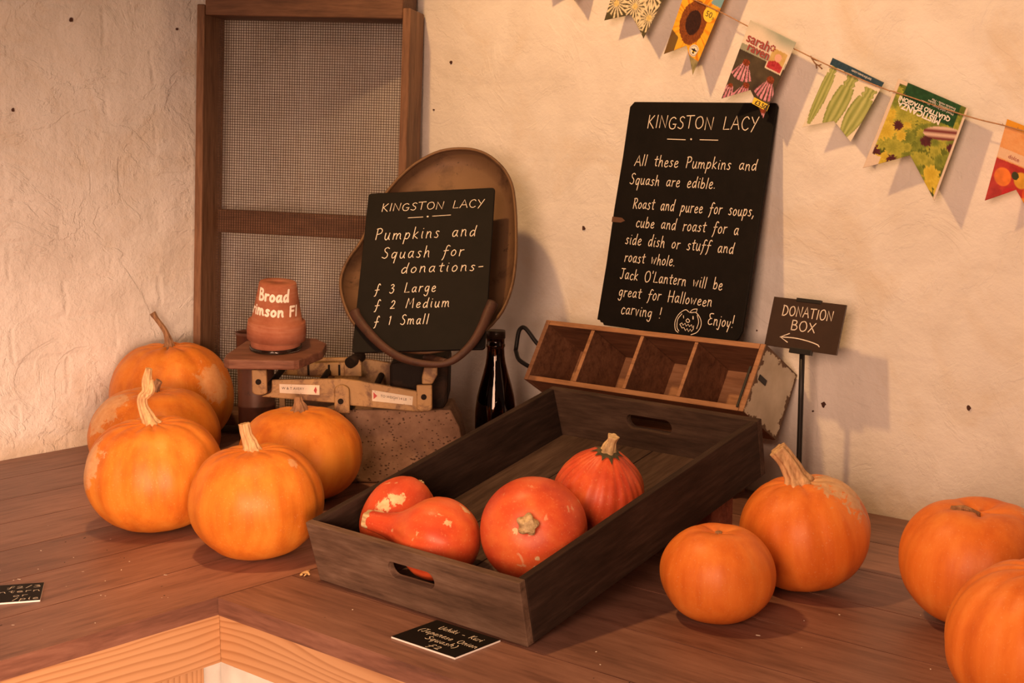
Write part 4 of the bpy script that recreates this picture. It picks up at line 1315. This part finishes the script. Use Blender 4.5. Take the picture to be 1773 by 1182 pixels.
# wooden platform on the left arm
plat = [(-.1955, -.040), (-.0790, -.043), (-.0700, -.038), (-.0370, .035), (-.0360, .085), (-.0600, .122), (-.1600, .124), (-.1900, .100), (-.2080, .000), (-.2070, -.030)]
mb_ = MB(); mb_.prism(plat, (V((0, 0, -.018)), V((1, 0, 0)), V((0, 1, 0)), V((0, 0, 1))), .018)
pf = mb_.build('platform', M['plate_wood'], scale_, .003)
tilt = Matrix.Translation((0, 0, .2455)) @ Matrix.Rotation(R(6.0), 4, 'X') @ Matrix.Rotation(R(0.5), 4, 'Y')
pf.matrix_local = tilt
for pa in ([(-.148, .012, .200), (-.140, .030, .2275)], [(-.1300, .160, .200), (-.1300, .100, .232)]):
    mb_ = MB(); mb_.tube(pa, .007, 12); mb_.build('platform_arm', M['scale_dark'], scale_)

# cradle (part of the scales): bent bar in front of the small board
Sinv = frame_mat(SO, RT, FW, V((0, 0, 1))).inverted()
BS = frame_mat(cS, *axS)
cr = [(-.1199, -.0908), (-.1106, -.1076), (-.0805, -.1434), (-.0437, -.1747), (-.0048, -.193), (.0439, -.2003), (.0727, -.1909), (.1003, -.1631), (.1169, -.1316), (.1264, -.1037), (.1348, -.0816)]
path = smooth_path([Sinv @ (BS @ V((x, y, .0145))) for x, y in cr], 5)
mb_ = MB()
rad = [.0050 + .0042 * abs(i / (len(path) - 1) - .5) * 2 for i in range(len(path))]
mb_.tube(path, rad, 14, flat=1.15)
mb_.build('cradle', M['cradle'], scale_, 0)
# lug joining the cradle to the standard
mb_ = MB()
mb_.tube(smooth_path([V((.160, .002, .232)), V((.158, .004, .240)), Sinv @ (BS @ V((.058, -.1975, .0145)))], 4), .007, 12)
mb_.build('cradle_lug', M['cradle'], scale_)

# tin weighing pan propped in the cradle, behind the board
pan_out = [(.0482, .2836), (.0895, .2695), (.1233, .2374), (.1432, .1997), (.1521, .1541), (.1573, .0962), (.1593, .0309), (.1534, -.0284), (.1326, -.0821), (.0859, -.126), (.0114, -.1483), (-.0624, -.1378), (-.1157, -.1071), (-.1466, -.0724), (-.1661, -.029), (-.1729, .0103), (-.1628, .0493), (-.1389, .0925), (-.1237, .1458), (-.0997, .1947), (-.0741, .2302), (-.0438, .2588), (-.0005, .281)]
out = smooth_path([(x, y, 0) for x, y in pan_out], 4, True)
pan = empty('weighing_pan', mat=frame_mat(cS - axS[2] * .010, *axS))
tag(pan, 'large rounded brown tin weighing pan standing behind the small blackboard', 'pan')
mb_ = MB()
cen = V((.0, .065, 0))
sect = [(1.0, -.035 + .0), (.985, -.040), (.955, -.052), (.88, -.062), (.60, -.068), (.25, -.070), (.02, -.070)]
sect_b = [(.02, -.0715), (.25, -.0715), (.60, -.0697), (.885, -.0637), (.965, -.0537), (.995, -.0415), (1.0, -.035)]
allr = sect + sect_b
no = len(out)
for (s_, d_) in allr:
    for q in out:
        mb_.v.append(tuple(cen + (q - cen) * s_ + V((0, 0, d_ + (.0006 * mnoise.noise(q * 40) if s_ < .9 else 0)))))
for i in range(len(allr)):
    i2 = (i + 1) % len(allr)
    if i2 == 0: continue
    for k in range(no):
        k2 = (k + 1) % no
        mb_.f.append((i * no + k, i * no + k2, i2 * no + k2, i2 * no + k)[::-1]); mb_.mi.append(0); mb_.sm.append(True)
mb_.build('dish', M['pan'], pan)
mb_ = MB()
rim = out + [out[0], out[1]]
mb_.tube([q + V((0, 0, -.035)) for q in rim], .0034, 8, caps=False)
mb_.build('rolled_rim', M['pan'], pan)

# ------------------------------------------------------------------ pots, bottle, tin
def pot_profile(r_top, r_low, h_body, r_rim, h_rim, th=.004):
    # upside-down pot: rim at the bottom (z = 0), narrow base on top
    zt = h_body + h_rim
    return [(r_rim - th, 0.0), (r_rim, 0.001), (r_rim + .0006, h_rim * .5), (r_rim - .001, h_rim - .001), (r_rim - .002, h_rim), (r_low, h_rim + .0005),
            (r_low + (r_top - r_low) * .5, h_rim + h_body * .5), (r_top + .0008, zt - .002), (r_top - .001, zt), (.009, zt), (.008, zt - .003), (.007, zt - .006), (r_top - th - .001, zt - .007), (r_low - th, h_rim), (r_rim - th, h_rim * .9)]
PB = SO + RT * (-.124) + FW * .040 + V((0, 0, .2512))
potrot = Matrix.Rotation(R(0), 4, 'Z')
fm = frame_mat(V((0, 0, 0)), RT, FW, V((0, 0, 1)))
def pot_matrix(z, roll, dx=0.0):
    return Matrix.Translation(PB + RT * dx + V((0, 0, z))) @ fm @ Matrix.Rotation(R(6.0), 4, 'X') @ Matrix.Rotation(R(roll), 4, 'Y')
mb_ = MB(); mb_.lathe([(.0005, 0), (.047, 0), (.0475, .001), (.0475, .0075), (.0465, .0075), (.0460, .0015), (.0005, .0012)], 48)
so_ = mb_.build('plant_saucer', M['clear_plastic']); so_.matrix_world = pot_matrix(.0002, 0.5)
tag(so_, 'shallow clear plastic saucer under the upturned pots on the scale platform', 'saucer')
mb_ = MB(); mb_.lathe(pot_profile(.030, .039, .036, .0455, .026), 56, closed=True)
p2 = mb_.build('flower_pot', M['terracotta']); p2.matrix_world = pot_matrix(.0018, 0.5)
tag(p2, 'plain lower upturned terracotta pot, mostly covered by the lettered one', 'flower pot', 'upturned terracotta pots')
p1 = empty('flower_pot', mat=pot_matrix(.0182, 4.0, .001))
tag(p1, 'upper upturned terracotta pot with white painted lettering, on the scale platform', 'flower pot', 'upturned terracotta pots')
rt_, rl_, hb_, rr_, hr_ = .0330, .0465, .072, .0535, .036
mb_ = MB(); mb_.lathe(pot_profile(rt_, rl_, hb_, rr_, hr_), 64, closed=True)
mb_.build('body', M['terracotta'], p1)
def on_pot(x, y):
    # x: arc length along the front (0 = towards the camera), y: height above the pot mouth
    k = (y - hr_) / hb_
    r_ = rl_ + (rt_ - rl_) * k + .0006
    a = -math.pi / 2 + x / r_
    return (r_ * math.cos(a), r_ * math.sin(a), y)
mb = MB()
def dens(st):
    out_ = []
    for s_ in st:
        q = [s_[0]]
        for p_ in s_[1:]:
            d = math.hypot(p_[0] - q[-1][0], p_[1] - q[-1][1]); k = max(1, int(d / .003))
            q0 = q[-1]
            for i in range(1, k + 1):
                q.append((q0[0] + (p_[0] - q0[0]) * i / k, q0[1] + (p_[1] - q0[1]) * i / k))
        out_.append(q)
    return out_
ribbon(mb, dens(text_strokes('Broad', -.0325, .0790, .0270, .0195, jit=.02)), .0042, on_pot)
ribbon(mb, dens(text_strokes('Crimson Fl', -.0680, .0525, .0480, .0180, jit=.02, space=.45)), .0040, on_pot)
mb.build('painted_lettering', M['white_paint'], p1)

# tall dark tin behind the platform
tp = SO + RT * (-.203) + FW * .264 + V((0, 0, .0002))
mb_ = MB(); mb_.lathe([(.0005, 0), (.0360, 0), (.0368, .002), (.0368, .10), (.0380, .102), (.0380, .106), (.0366, .108), (.0366, .244), (.0385, .246), (.0385, .252), (.0355, .252), (.0350, .248), (.0350, .005), (.0005, .004)], 40)
tn = mb_.build('tall_tin', M['tin'], loc=tp)
tag(tn, 'dark reddish cylinder standing behind the scale platform, mostly hidden', 'cylinder')

# bottle
bp = V((.7800, -.0520, ZC + .0002))
mb_ = MB()
h = .2735
outer = [(.0005, .002), (.030, .002), (.0375, .004), (.0398, .010), (.0402, .03), (.0402, .105), (.0392, .125), (.0360, .148), (.0300, .172), (.0235, .195), (.0192, .212), (.0172, .226), (.0166, .240), (.0170, .2425), (.0182, .2435), (.0182, .2475), (.0170, .2490), (.0170, .2560), (.0172, .2575), (.0176, .2590), (.0176, .2715), (.0165, .2735)]
inner = [(.0125, .2735), (.0118, .268), (.0118, .238), (.0142, .212), (.0190, .193), (.0262, .170), (.0320, .147), (.0358, .122), (.0368, .1), (.0368, .016), (.033, .009), (.0005, .0085)]
mb_.lathe(outer + inner, 56)
bt = mb_.build('bottle', M['brown_glass'], loc=bp)
tag(bt, 'dark brown glass beer bottle standing between the scales and the crate', 'bottle')
mb_ = MB(); mb_.lathe([(.0005, .2745), (.0180, .2745), (.0186, .2735), (.0186, .2600), (.0178, .2595), (.0178, .2738), (.0005, .2740)], 40)
mb_.build('cap', plain('dark_bottle_cap', (.030, .016, .010), .4, .3), bt)

# ------------------------------------------------------------------ bunting of seed packets
YS = .1112
sp_pts = [(.60, 1.985), (.7401, 1.9256), (.8405, 1.8901), (.9764, 1.8377), (1.0669, 1.7967), (1.1633, 1.755), (1.2253, 1.7252), (1.3149, 1.6846), (1.3888, 1.6517), (1.4827, 1.6148), (1.5062, 1.6079), (1.624, 1.5702), (1.6827, 1.5557), (1.719, 1.5461), (1.7806, 1.5341), (1.90, 1.515)]
mb_ = MB()
path = smooth_path([(x, YS - .0030 + .0006 * math.sin(i * 2.1), z) for i, (x, z) in enumerate(sp_pts)], 8)
mb_.tube(path, .0011, 6)
rngs = random.Random(5)
for i in range(6, len(path), 5):
    p_ = path[i]
    mb_.tube([p_, p_ + V((rngs.uniform(-.003, .003), -.002, rngs.uniform(-.004, .004)))], .0003, 4)
st_ = mb_.build('bunting_string', M['twine'])
tag(st_, 'thin jute string stretched along the right wall carrying seed packets', 'string')
# the dried sprig caught on the string
mb_ = MB()
for q in ([(1.345, .110, 1.672), (1.354, .109, 1.660), (1.362, .109, 1.655), (1.368, .109, 1.650)], [(1.350, .110, 1.667), (1.358, .110, 1.664)], [(1.356, .109, 1.659), (1.358, .109, 1.651)], [(1.361, .109, 1.656), (1.366, .109, 1.657)]):
    mb_.tube(smooth_path(q, 3), .0012, 5)
sg = mb_.build('dried_sprig', M['stem_brown'])
tag(sg, 'tiny dried brown sprig caught on the bunting string', 'sprig')

def h2(x, y, s):
    return np.modf(np.abs(np.sin(x * 127.1 + y * 311.7 + s * 74.7) * 43758.5453))[0]
def vnoise(x, y, s=0.0):
    xi, yi = np.floor(x), np.floor(y); xf, yf = x - xi, y - yi
    u, v = xf * xf * (3 - 2 * xf), yf * yf * (3 - 2 * yf)
    return (h2(xi, yi, s) * (1 - u) + h2(xi + 1, yi, s) * u) * (1 - v) + (h2(xi, yi + 1, s) * (1 - u) + h2(xi + 1, yi + 1, s) * u) * v
def fb(x, y, s=0.0):
    return .5 * vnoise(x, y, s) + .3 * vnoise(x * 2.1, y * 2.1, s + 1) + .2 * vnoise(x * 4.3, y * 4.3, s + 2)
def c3(*rgb):
    return np.array(lin(*rgb)[:3])
def lerp(a, b, t):
    t = np.clip(t, 0, 1)[..., None]
    return a * (1 - t) + b * t
def put(img, mask, col):
    img[:] = lerp(img, np.broadcast_to(col, img.shape), mask)
def sstep(a, b, x):
    t = np.clip((x - a) / (b - a), 0, 1); return t * t * (3 - 2 * t)
def daisy(img, x, y, cx_, cy_, r, petals, pcol, ccol, cr_, droop=0.0, seed=0, width=.5):
    dx, dy = x - cx_, y - cy_
    rr = np.hypot(dx, dy) + 1e-6; th = np.arctan2(dy, dx)
    w = np.abs(((th / (2 * np.pi) * petals + .17 * seed) % 1) - .5) * 2
    pet = sstep(0, .25, width + .25 - w - (rr / r) * .35) * (rr < r * (.85 + .3 * vnoise(th * petals / 6.28 * 1.0, th * 0 + seed, 3)))
    shade = .75 + .35 * vnoise(rr * 40, th * 9, seed)
    img[:] = lerp(img, pcol * shade[..., None], pet)
    cc = rr < cr_
    img[:] = lerp(img, ccol * (.6 + .8 * vnoise(dx * 90, dy * 90, seed))[..., None], cc.astype(float))

def paint_white(u, v):
    x, y = u, v * 1.5
    img = lerp(c3(40, 38, 26), c3(95, 90, 62), fb(x * 6, y * 6, 2))
    for i, (a, b, r) in enumerate([(.20, .25, .24), (.7, .3, .26), (.22, .70, .24), (.74, .74, .28), (.14, 1.14, .24), (.52, 1.06, .25), (.90, 1.14, .27), (.70, 1.42, .22)]):
        daisy(img, x, y, a, b, r, 17, c3(236, 226, 190), c3(220, 200, 130), .055, seed=i, width=.62)
    return img
def paint_sunflower(u, v):
    x, y = u, v * 1.55
    img = lerp(c3(238, 170, 30), c3(247, 200, 62), fb(x * 5, y * 5, 4))
    dx, dy = x - .46, y - .86
    rr = np.hypot(dx, dy); th = np.arctan2(dy, dx)
    st = vnoise(th * 16, rr * 2.0, 7)
    img = lerp(img, np.broadcast_to(c3(205, 120, 20), img.shape), sstep(.55, .85, st) * .8)
    img = lerp(img, np.broadcast_to(c3(120, 170, 190), img.shape), ((y < .46) & (x > .62 + .25 * vnoise(x * 9, y * 9, 3))).astype(float))
    ce = rr < .34 + .02 * vnoise(th * 12, rr * 0, 9)
    img = lerp(img, lerp(c3(96, 48, 20), c3(150, 84, 34), vnoise(x * 60, y * 60, 5)), ce.astype(float))
    img = lerp(img, lerp(c3(30, 16, 14), c3(66, 34, 26), vnoise(x * 70, y * 70, 6)), (rr < .20).astype(float))
    img = lerp(img, np.broadcast_to(c3(58, 52, 46), img.shape), ((x < .22) & (y > 1.12 + .3 * x)).astype(float) * .85)
    img = lerp(img, lerp(c3(90, 106, 70), c3(160, 160, 130), vnoise(x * 20, y * 20, 2)), ((x > .60) & (y > 1.33)).astype(float) * .9)
    return img
def paint_cone(u, v):
    x, y = u, v * 1.55
    img = np.zeros(u.shape + (3,)); img[:] = c3(228, 224, 210)
    top_ = lerp(c3(158, 172, 160), c3(226, 220, 206), sstep(.05, .35, y + .2 * vnoise(x * 4, y * 4, 3)))
    img = np.where((y < .56)[..., None], top_, img)
    img = np.where(((y > .44) & (y < .56))[..., None], lerp(c3(150, 156, 138), c3(186, 186, 165), x), img)
    dark = lerp(c3(54, 46, 40), c3(92, 82, 62), fb(x * 5, y * 5, 5))
    ph = y > .56
    img = np.where(ph[..., None], dark, img)
    sub = img.copy()
    for i, (a, b, r, cr_) in enumerate([(.22, .74, .36, .075), (.82, .84, .40, .085), (.38, 1.13, .34, .07), (.92, 1.42, .26, .07), (.08, 1.25, .28, .05)]):
        dx, dy = x - a, y - b
        th = np.arctan2(dy, dx); rr = np.hypot(dx, dy)
        w = np.abs(((dx / (.10 + .55 * np.maximum(dy, 0.02)) * 3.2) % 1) - .5) * 2
        pet = (dy > -.03) * (rr < r) * (np.abs(dx) < .05 + .62 * np.maximum(dy, 0)) * (w < .62)
        sub = lerp(sub, lerp(c3(190, 110, 140), c3(236, 178, 196), vnoise(rr * 22, th * 9, i)), pet.astype(float))
        sub = lerp(sub, lerp(c3(60, 24, 20), c3(170, 80, 40), vnoise(dx * 90, dy * 90, i)), (np.hypot(dx, dy * 1.2) < cr_).astype(float))
    img = np.where(ph[..., None], sub, img)
    # inset photo
    ins = (x > .60) & (x < .97) & (y > .25) & (y < .68)
    fr_ = (x > .625) & (x < .945) & (y > .275) & (y < .655)
    img = np.where(ins[..., None], np.broadcast_to(c3(228, 218, 200), img.shape), img)
    ip = lerp(c3(190, 160, 90), c3(214, 190, 130), fb(x * 12, y * 12, 8))
    ip = lerp(ip, lerp(c3(150, 30, 40), c3(200, 70, 80), vnoise(x * 40, y * 40, 3)), ((y > .46 + .12 * np.abs(x - .79) * 4)).astype(float))
    ip = lerp(ip, np.broadcast_to(c3(228, 180, 160), img.shape), (np.hypot(x - .79, (y - .41)) < .075).astype(float))
    img = np.where(fr_[..., None], ip, img)
    return img
def paint_pods(u, v):
    x, y = u, v * 1.25
    img = np.zeros(u.shape + (3,)); img[:] = c3(232, 226, 208)
    def pod(cx_, y0, y1, w, bend, k):
        cxx = cx_ + bend * (y - y0)
        t = (y - y0) / (y1 - y0)
        prof = w * np.sin(np.clip(t, 0, 1) * np.pi * .86 + .25) ** .8
        prof = np.where(t < .18, w * (.55 + .1 * np.sin(t * 60)), prof)
        m_ = (t > 0) & (t < 1) & (np.abs(x - cxx) < prof)
        q = (x - cxx) / np.maximum(prof, .01)
        col = lerp(c3(122, 140, 62), c3(192, 200, 128), .5 + .5 * np.cos(q * 9) * .6 - .3 * np.abs(q) + .3 * vnoise(x * 30, y * 6, k))
        return m_, col
    for k, (a, b, c_, w, bd_) in enumerate([(.10, .04, 1.16, .10, -.02), (.47, .14, 1.25, .17, -.05), (.86, .20, 1.25, .19, -.06)]):
        m_, col = pod(a, b, c_, w, bd_, k)
        img = np.where(m_[..., None], col, img)
    band = y < .12
    img = np.where(band[..., None], lerp(c3(28, 60, 84), c3(52, 84, 100), vnoise(x * 60, y * 60, 2)), img)
    return img
def paint_salad(u, v):
    x, y = u, v * 1.25
    img = lerp(c3(52, 70, 24), c3(120, 136, 48), fb(x * 9, y * 9, 4) * 1.5 - .25)
    rs = random.Random(17)
    for k in range(210):
        a, b = rs.uniform(-.05, 1.05), rs.uniform(.16, 1.35)
        r = rs.uniform(.045, .115)
        dx, dy = x - a, y - b
        th, rr = np.arctan2(dy, dx), np.hypot(dx, dy)
        edge = r * (.72 + .45 * vnoise(th * 3.2 + k, th * 0 + k, k) + .12 * np.sin(th * 13 + k))
        warm = (a < .34 and b > .45) or (a > .80 and b > .75)
        q = rs.random()
        if q < .11 and b > .4:
            c0, c1 = c3(46, 20, 28), c3(104, 46, 54)
        elif warm and q < .8:
            c0, c1 = c3(176, 152, 30), c3(230, 212, 84)
        elif q < .5:
            c0, c1 = c3(70, 92, 30), c3(150, 164, 66)
        else:
            c0, c1 = c3(110, 124, 38), c3(196, 196, 82)
        t = np.clip(rr / np.maximum(edge, 1e-4), 0, 1)
        vein = .5 + .5 * np.cos(th * 7 + k)
        col = lerp(c0, c1, .25 + .55 * t ** 2 + .25 * vein * (1 - t))
        img = np.where((rr < edge)[..., None], col, img)
    ex_, ey_ = (x - .80) * .94 + (y - .42) * -.30, (x - .80) * .30 + (y - .42) * .94
    ch_ = (ex_ / .26) ** 2 + (ey_ / .085) ** 2 < 1
    img = np.where(ch_[..., None], lerp(c3(112, 36, 44), c3(222, 196, 180), .5 + .5 * np.sin(ey_ * 70)), img)
    gp = (y < .30) & (x > .14) & (x < .90)
    img = np.where(gp[..., None], lerp(c3(22, 66, 36), c3(36, 88, 50), vnoise(x * 30, y * 30, 1)), img)
    ed = (x < .045) | (x > .965) | (y > 1.22) | ((y < .05) & (x < .14)) | ((x < .16) & (y > 1.02))
    img = np.where(ed[..., None], np.broadcast_to(c3(226, 212, 196), img.shape), img)
    return img
def paint_fruit(u, v):
    x, y = u, v * 1.5
    img = lerp(c3(222, 150, 84), c3(236, 186, 130), fb(x * 5, y * 9, 6))
    img = lerp(img, np.broadcast_to(c3(226, 160, 40), img.shape), (y < .12).astype(float))
    img = lerp(img, np.broadcast_to(c3(96, 150, 190), img.shape), ((x > .55) & (y > .22) & (y < .42)).astype(float))
    img = lerp(img, np.broadcast_to(c3(232, 206, 178), img.shape), ((y > .50) & (y < .68)).astype(float) * .8)
    low_ = y > .70
    b_ = lerp(c3(150, 34, 34), c3(206, 66, 58), fb(x * 8, y * 8, 11))
    for (a, c_, r, col) in [(.20, .98, .17, (236, 130, 52)), (.55, .92, .15, (226, 170, 60)), (.80, 1.1, .18, (220, 90, 50)), (.4, 1.25, .15, (190, 40, 46)), (.70, 1.35, .17, (232, 150, 60))]:
        d_ = np.hypot(x - a, y - c_)
        b_ = lerp(b_, c3(*col) * (.75 + .4 * vnoise(x * 12, y * 12, r * 9))[..., None], sstep(r, r - .02, d_))
    b_ = lerp(b_, np.broadcast_to(c3(60, 66, 40), b_.shape), (np.hypot(x - .42, y - .88) < .07).astype(float))
    return np.where(low_[..., None], b_, img)

def pennant(label, pts, paint, y0, curl=.004, NU=84, NV=110, lean=.006):
    TL, TR, BR_, NO, BL_ = [V((a, 0, b)) for a, b in pts]
    # notch depth along the middle line
    mt, mbm = (TL + TR) / 2, (BL_ + BR_) / 2
    nd = min(.9, max(.1, (NO - mt).length / (mbm - mt).length))
    uu, tt = np.meshgrid(np.linspace(0, 1, NU + 1), np.linspace(0, 1, NV + 1))
    un = .5
    vmax = 1 - (1 - np.abs(2 * uu - 1)) * (1 - nd)
    vv = tt * vmax
    tl, tr, bl, br = [np.array(q) for q in (TL, TR, BL_, BR_)]
    top_ = tl + (tr - tl) * uu[..., None]; bot_ = bl + (br - bl) * uu[..., None]
    P = top_ + (bot_ - top_) * vv[..., None]
    P[..., 1] = y0 - lean * vv + curl * np.sin(uu * np.pi) * (.3 + .7 * vv) - curl * .6
    cols = paint(uu, vv)
    n1 = NU + 1
    o0 = (TL + TR) / 2; o0.y = y0
    Vt = [tuple(q - np.array(o0)) for q in P.reshape(-1, 3)]
    F_ = []
    for j in range(NV):
        for i in range(NU):
            b = j * n1 + i
            F_.append((b, b + n1, b + n1 + 1, b + 1))
    root = empty('seed_packet', o0)
    tag(root, label, 'seed packet', 'seed packet pennants hanging on the bunting string')
    me = bpy.data.meshes.new('paper'); me.from_pydata(Vt, [], F_)
    me.materials.append(M['packet'])
    at = me.color_attributes.new('print', 'FLOAT_COLOR', 'POINT')
    ca = np.ones((len(Vt), 4), np.float32); ca[:, :3] = np.clip(cols.reshape(-1, 3), 0, 1)
    at.data.foreach_set('color', ca.ravel())
    me.polygons.foreach_set('use_smooth', [True] * len(F_))
    o = bpy.data.objects.new('paper', me); COL.objects.link(o); o.parent = root
    md = o.modifiers.new('thick', 'SOLIDIFY'); md.thickness = .0003; md.offset = 0
    # local frame for type and labels: u along the top edge, v downwards, towards the viewer = -y
    U = (TR - TL).normalized()
    def at_uv(u, v):
        t_ = TL + (TR - TL) * u; b_ = BL_ + (BR_ - BL_) * u
        q = t_ + (b_ - t_) * v
        q.y = y0 - lean * v + curl * math.sin(u * math.pi) * (.3 + .7 * v) - curl * .6
        return q - o0
    def fmat(u, v, flip=False, dist=.0009, ang=0.0):
        x_ = U * (-1 if flip else 1); n_ = V((0, -1, 0)); y_ = n_.cross(x_)
        return frame_mat(at_uv(u, v) + V((0, -dist, 0)), x_, y_, n_) @ Matrix.Rotation(ang, 4, 'Z')
    return root, fmat
def disc(parent, m4, r, mat, name):
    mb_ = MB(); k = 28
    mb_.prism([(r * math.cos(2 * math.pi * i / k), r * math.sin(2 * math.pi * i / k)) for i in range(k)], (V((0, 0, 0)), V((1, 0, 0)), V((0, 1, 0)), V((0, 0, 1))), .0002)
    o = mb_.build(name, mat, parent); o.matrix_local = m4
    return o
PY = .115
pA = [(.7384, 1.9205), (.8668, 1.8776), (.8397, 1.7914), (.804, 1.8345), (.7534, 1.8217)]
pB = [(.9635, 1.9005), (1.0831, 1.8499), (1.0017, 1.7156), (.9642, 1.7621), (.9106, 1.7524)]
pC = [(1.1079, 1.843), (1.1868, 1.8076), (1.111, 1.6471), (1.0862, 1.7028), (1.0474, 1.6859)]
pD = [(1.2295, 1.7368), (1.3201, 1.695), (1.2632, 1.5695), (1.2199, 1.6254), (1.1778, 1.6043)]
pE = [(1.385, 1.6678), (1.4793, 1.6251), (1.4262, 1.5296), (1.4028, 1.5599), (1.3347, 1.5535)]
pF = [(1.5042, 1.6308), (1.6235, 1.5818), (1.5767, 1.4381), (1.5283, 1.5097), (1.4498, 1.4873)]
pG = [(1.6859, 1.5653), (1.7625, 1.5357), (1.7387, 1.4097), (1.7049, 1.4587), (1.6592, 1.4406)]
pennant('seed packet pennant whose yellow tip just shows at the top picture edge', pA, paint_sunflower, PY)
pennant('seed packet pennant printed with white shaggy flowers on dark green', pB, paint_white, PY)
root, fm_ = pennant('seed packet pennant with one large sunflower and a round price sticker', pC, paint_sunflower, PY)
st1 = disc(root, fm_(.80, .40), .0135, M['yellow_ink'], 'price_sticker')
type_text('lettering', '50', .0145, M['ink'], Matrix.Translation((-.0085, -.0050, .0004)), st1)
type_text('lettering', 'p', .0080, M['ink'], Matrix.Translation((.0075, -.0050, .0004)), st1)
st2 = disc(root, fm_(.76, .79), .0105, M['cream_label'], 'badge')
mb_ = MB()
for cx_, cy_, rx_, ry_, mi_ in ((0, .0010, .0022, .0030, 0), (0, -.0022, .0030, .0022, 1), (0, -.0042, .0022, .0016, 0), (-.0036, .0008, .0026, .0014, 0), (.0036, .0008, .0026, .0014, 0)):
    mb_.prism([(cx_ + rx_ * math.cos(2 * math.pi * i / 14), cy_ + ry_ * math.sin(2 * math.pi * i / 14)) for i in range(14)], (V((0, 0, .0003)), V((1, 0, 0)), V((0, 1, 0)), V((0, 0, 1))), .0002, mi_)
for i in range(26):
    a_ = 2 * math.pi * i / 26
    c_, s_ = math.cos(a_), math.sin(a_)
    mb_.prism([(.0078 * c_ - .0004 * s_, .0078 * s_ + .0004 * c_), (.0078 * c_ + .0004 * s_, .0078 * s_ - .0004 * c_), (.0094 * c_ + .0004 * s_, .0094 * s_ - .0004 * c_), (.0094 * c_ - .0004 * s_, .0094 * s_ + .0004 * c_)], (V((0, 0, .0003)), V((1, 0, 0)), V((0, 1, 0)), V((0, 0, 1))), .0002)
mb_.build('bee_emblem', [M['ink'], M['yellow_ink']], st2)
root, fm_ = pennant('seed packet pennant printed with drooping pink coneflowers, overlapping the large blackboard', pD, paint_cone, PY - .008)
type_text('lettering', 'sarah', .0235, M['print_red'], fm_(.06, .245), root, bold=.0004)
type_text('lettering', 'raven', .0215, M['print_red'], fm_(.13, .335), root, bold=.0004)
mb_ = MB()
for i in range(7):
    a_ = 2 * math.pi * i / 7
    mb_.prism([(.0042 * math.cos(a_) + .0016 * math.cos(t_ * .785), .0042 * math.sin(a_) + .0016 * math.sin(t_ * .785)) for t_ in range(8)], (V((0, 0, 0)), V((1, 0, 0)), V((0, 1, 0)), V((0, 0, 1))), .0002)
fo = mb_.build('flower_emblem', M['print_red'], root); fo.matrix_local = fm_(.62, .185)
mb_ = MB(); mb_.box((-.0200, -.0055, 0), (.0135, .0060, .0002))
yl = mb_.build('price_label', M['yellow_ink'], root); yl.matrix_local = fm_(.865, .86)
type_text('lettering', '£3.50', .0110, M['ink'], Matrix.Translation((-.0150, -.0040, .0003)), yl, bold=.0003)
root, fm_ = pennant('seed packet pennant printed with three pale green pods under a navy band', pE, paint_pods, PY)
type_text('lettering', 'sarahraven.com', .0062, M['print_white'], fm_(.78, .028, True), root)
root, fm_ = pennant('widest seed packet pennant, printed with mixed salad leaves under a green panel', pF, paint_salad, PY)
type_text('lettering', 'MISTICANZA', .0138, M['print_white'], fm_(.72, .21, True), root, bold=.0005)
type_text('lettering', 'QUATTRO STAGIONI', .0098, M['print_white'], fm_(.83, .155, True), root, bold=.0004)
for i, v_ in enumerate((.105, .075, .048)):
    type_text('lettering', ('Mixed salad leaves - Mesclun', 'Salatmischung - Salades', 'Ensalada mixta - Mix')[i], .0052, M['print_white'], fm_(.85, v_, True), root)
root, fm_ = pennant('seed packet pennant with orange and red fruit, cut by the right picture edge', pG, paint_fruit, PY)
type_text('lettering', 'dolce', .0085, M['print_red'], fm_(.20, .42), root)

# ------------------------------------------------------------------ scraps on the bench
mb_ = MB()
for q in ([(0, 0, .002), (.008, .003, .004), (.016, .002, .002)], [(.004, .001, .003), (.007, .010, .005)], [(.010, .002, .003), (.014, -.006, .002)], [(.002, -.004, .0015), (.010, -.007, .003)]):
    mb_.tube(smooth_path(q, 4), [.0012 + .0016 * math.sin(3.14 * i / (4 * (len(q) - 1))) for i in range(4 * (len(q) - 1) + 1)], 6, flat=.5)
ls = mb_.build('dried_leaf', M['straw'], loc=(1.000, -.722, ZC))
tag(ls, 'tiny curled dry leaf scrap at the front left foot of the crate', 'leaf scrap')
mb_ = MB(); rngd = random.Random(12)
for i in range(150):
    if rngd.random() < .5:
        x, y = rngd.uniform(.45, .97), rngd.uniform(-1.35, -.80)
    else:
        x, y = rngd.uniform(1.0, 2.1), rngd.uniform(-.85, -.05)
    if (1.27 < x < 1.43 and y < -.72) or (.72 < x < .85 and y < -1.0) or (1.02 < x < 1.5 and y > -.75) or (.7<x<.95 and y>-.82):
        continue
    s_ = rngd.uniform(.0003, .0008); a_ = rngd.uniform(0, 3.14); l_ = s_ * rngd.choice((1, 1, 1.5, 4))
    m4 = Matrix.Translation((x, y, ZC + .0001)) @ Matrix.Rotation(a_, 4, 'Z')
    mb_.box((-l_, -s_, 0), (l_, s_, s_ * .6), rngd.choice((0, 0, 1)), m4)
cb = mb_.build('crumbs', [M['cream_label'], M['ink']])
cb['kind'] = 'stuff'
tag(cb, 'pale and dark specks of dirt scattered over the bench top', 'crumbs')
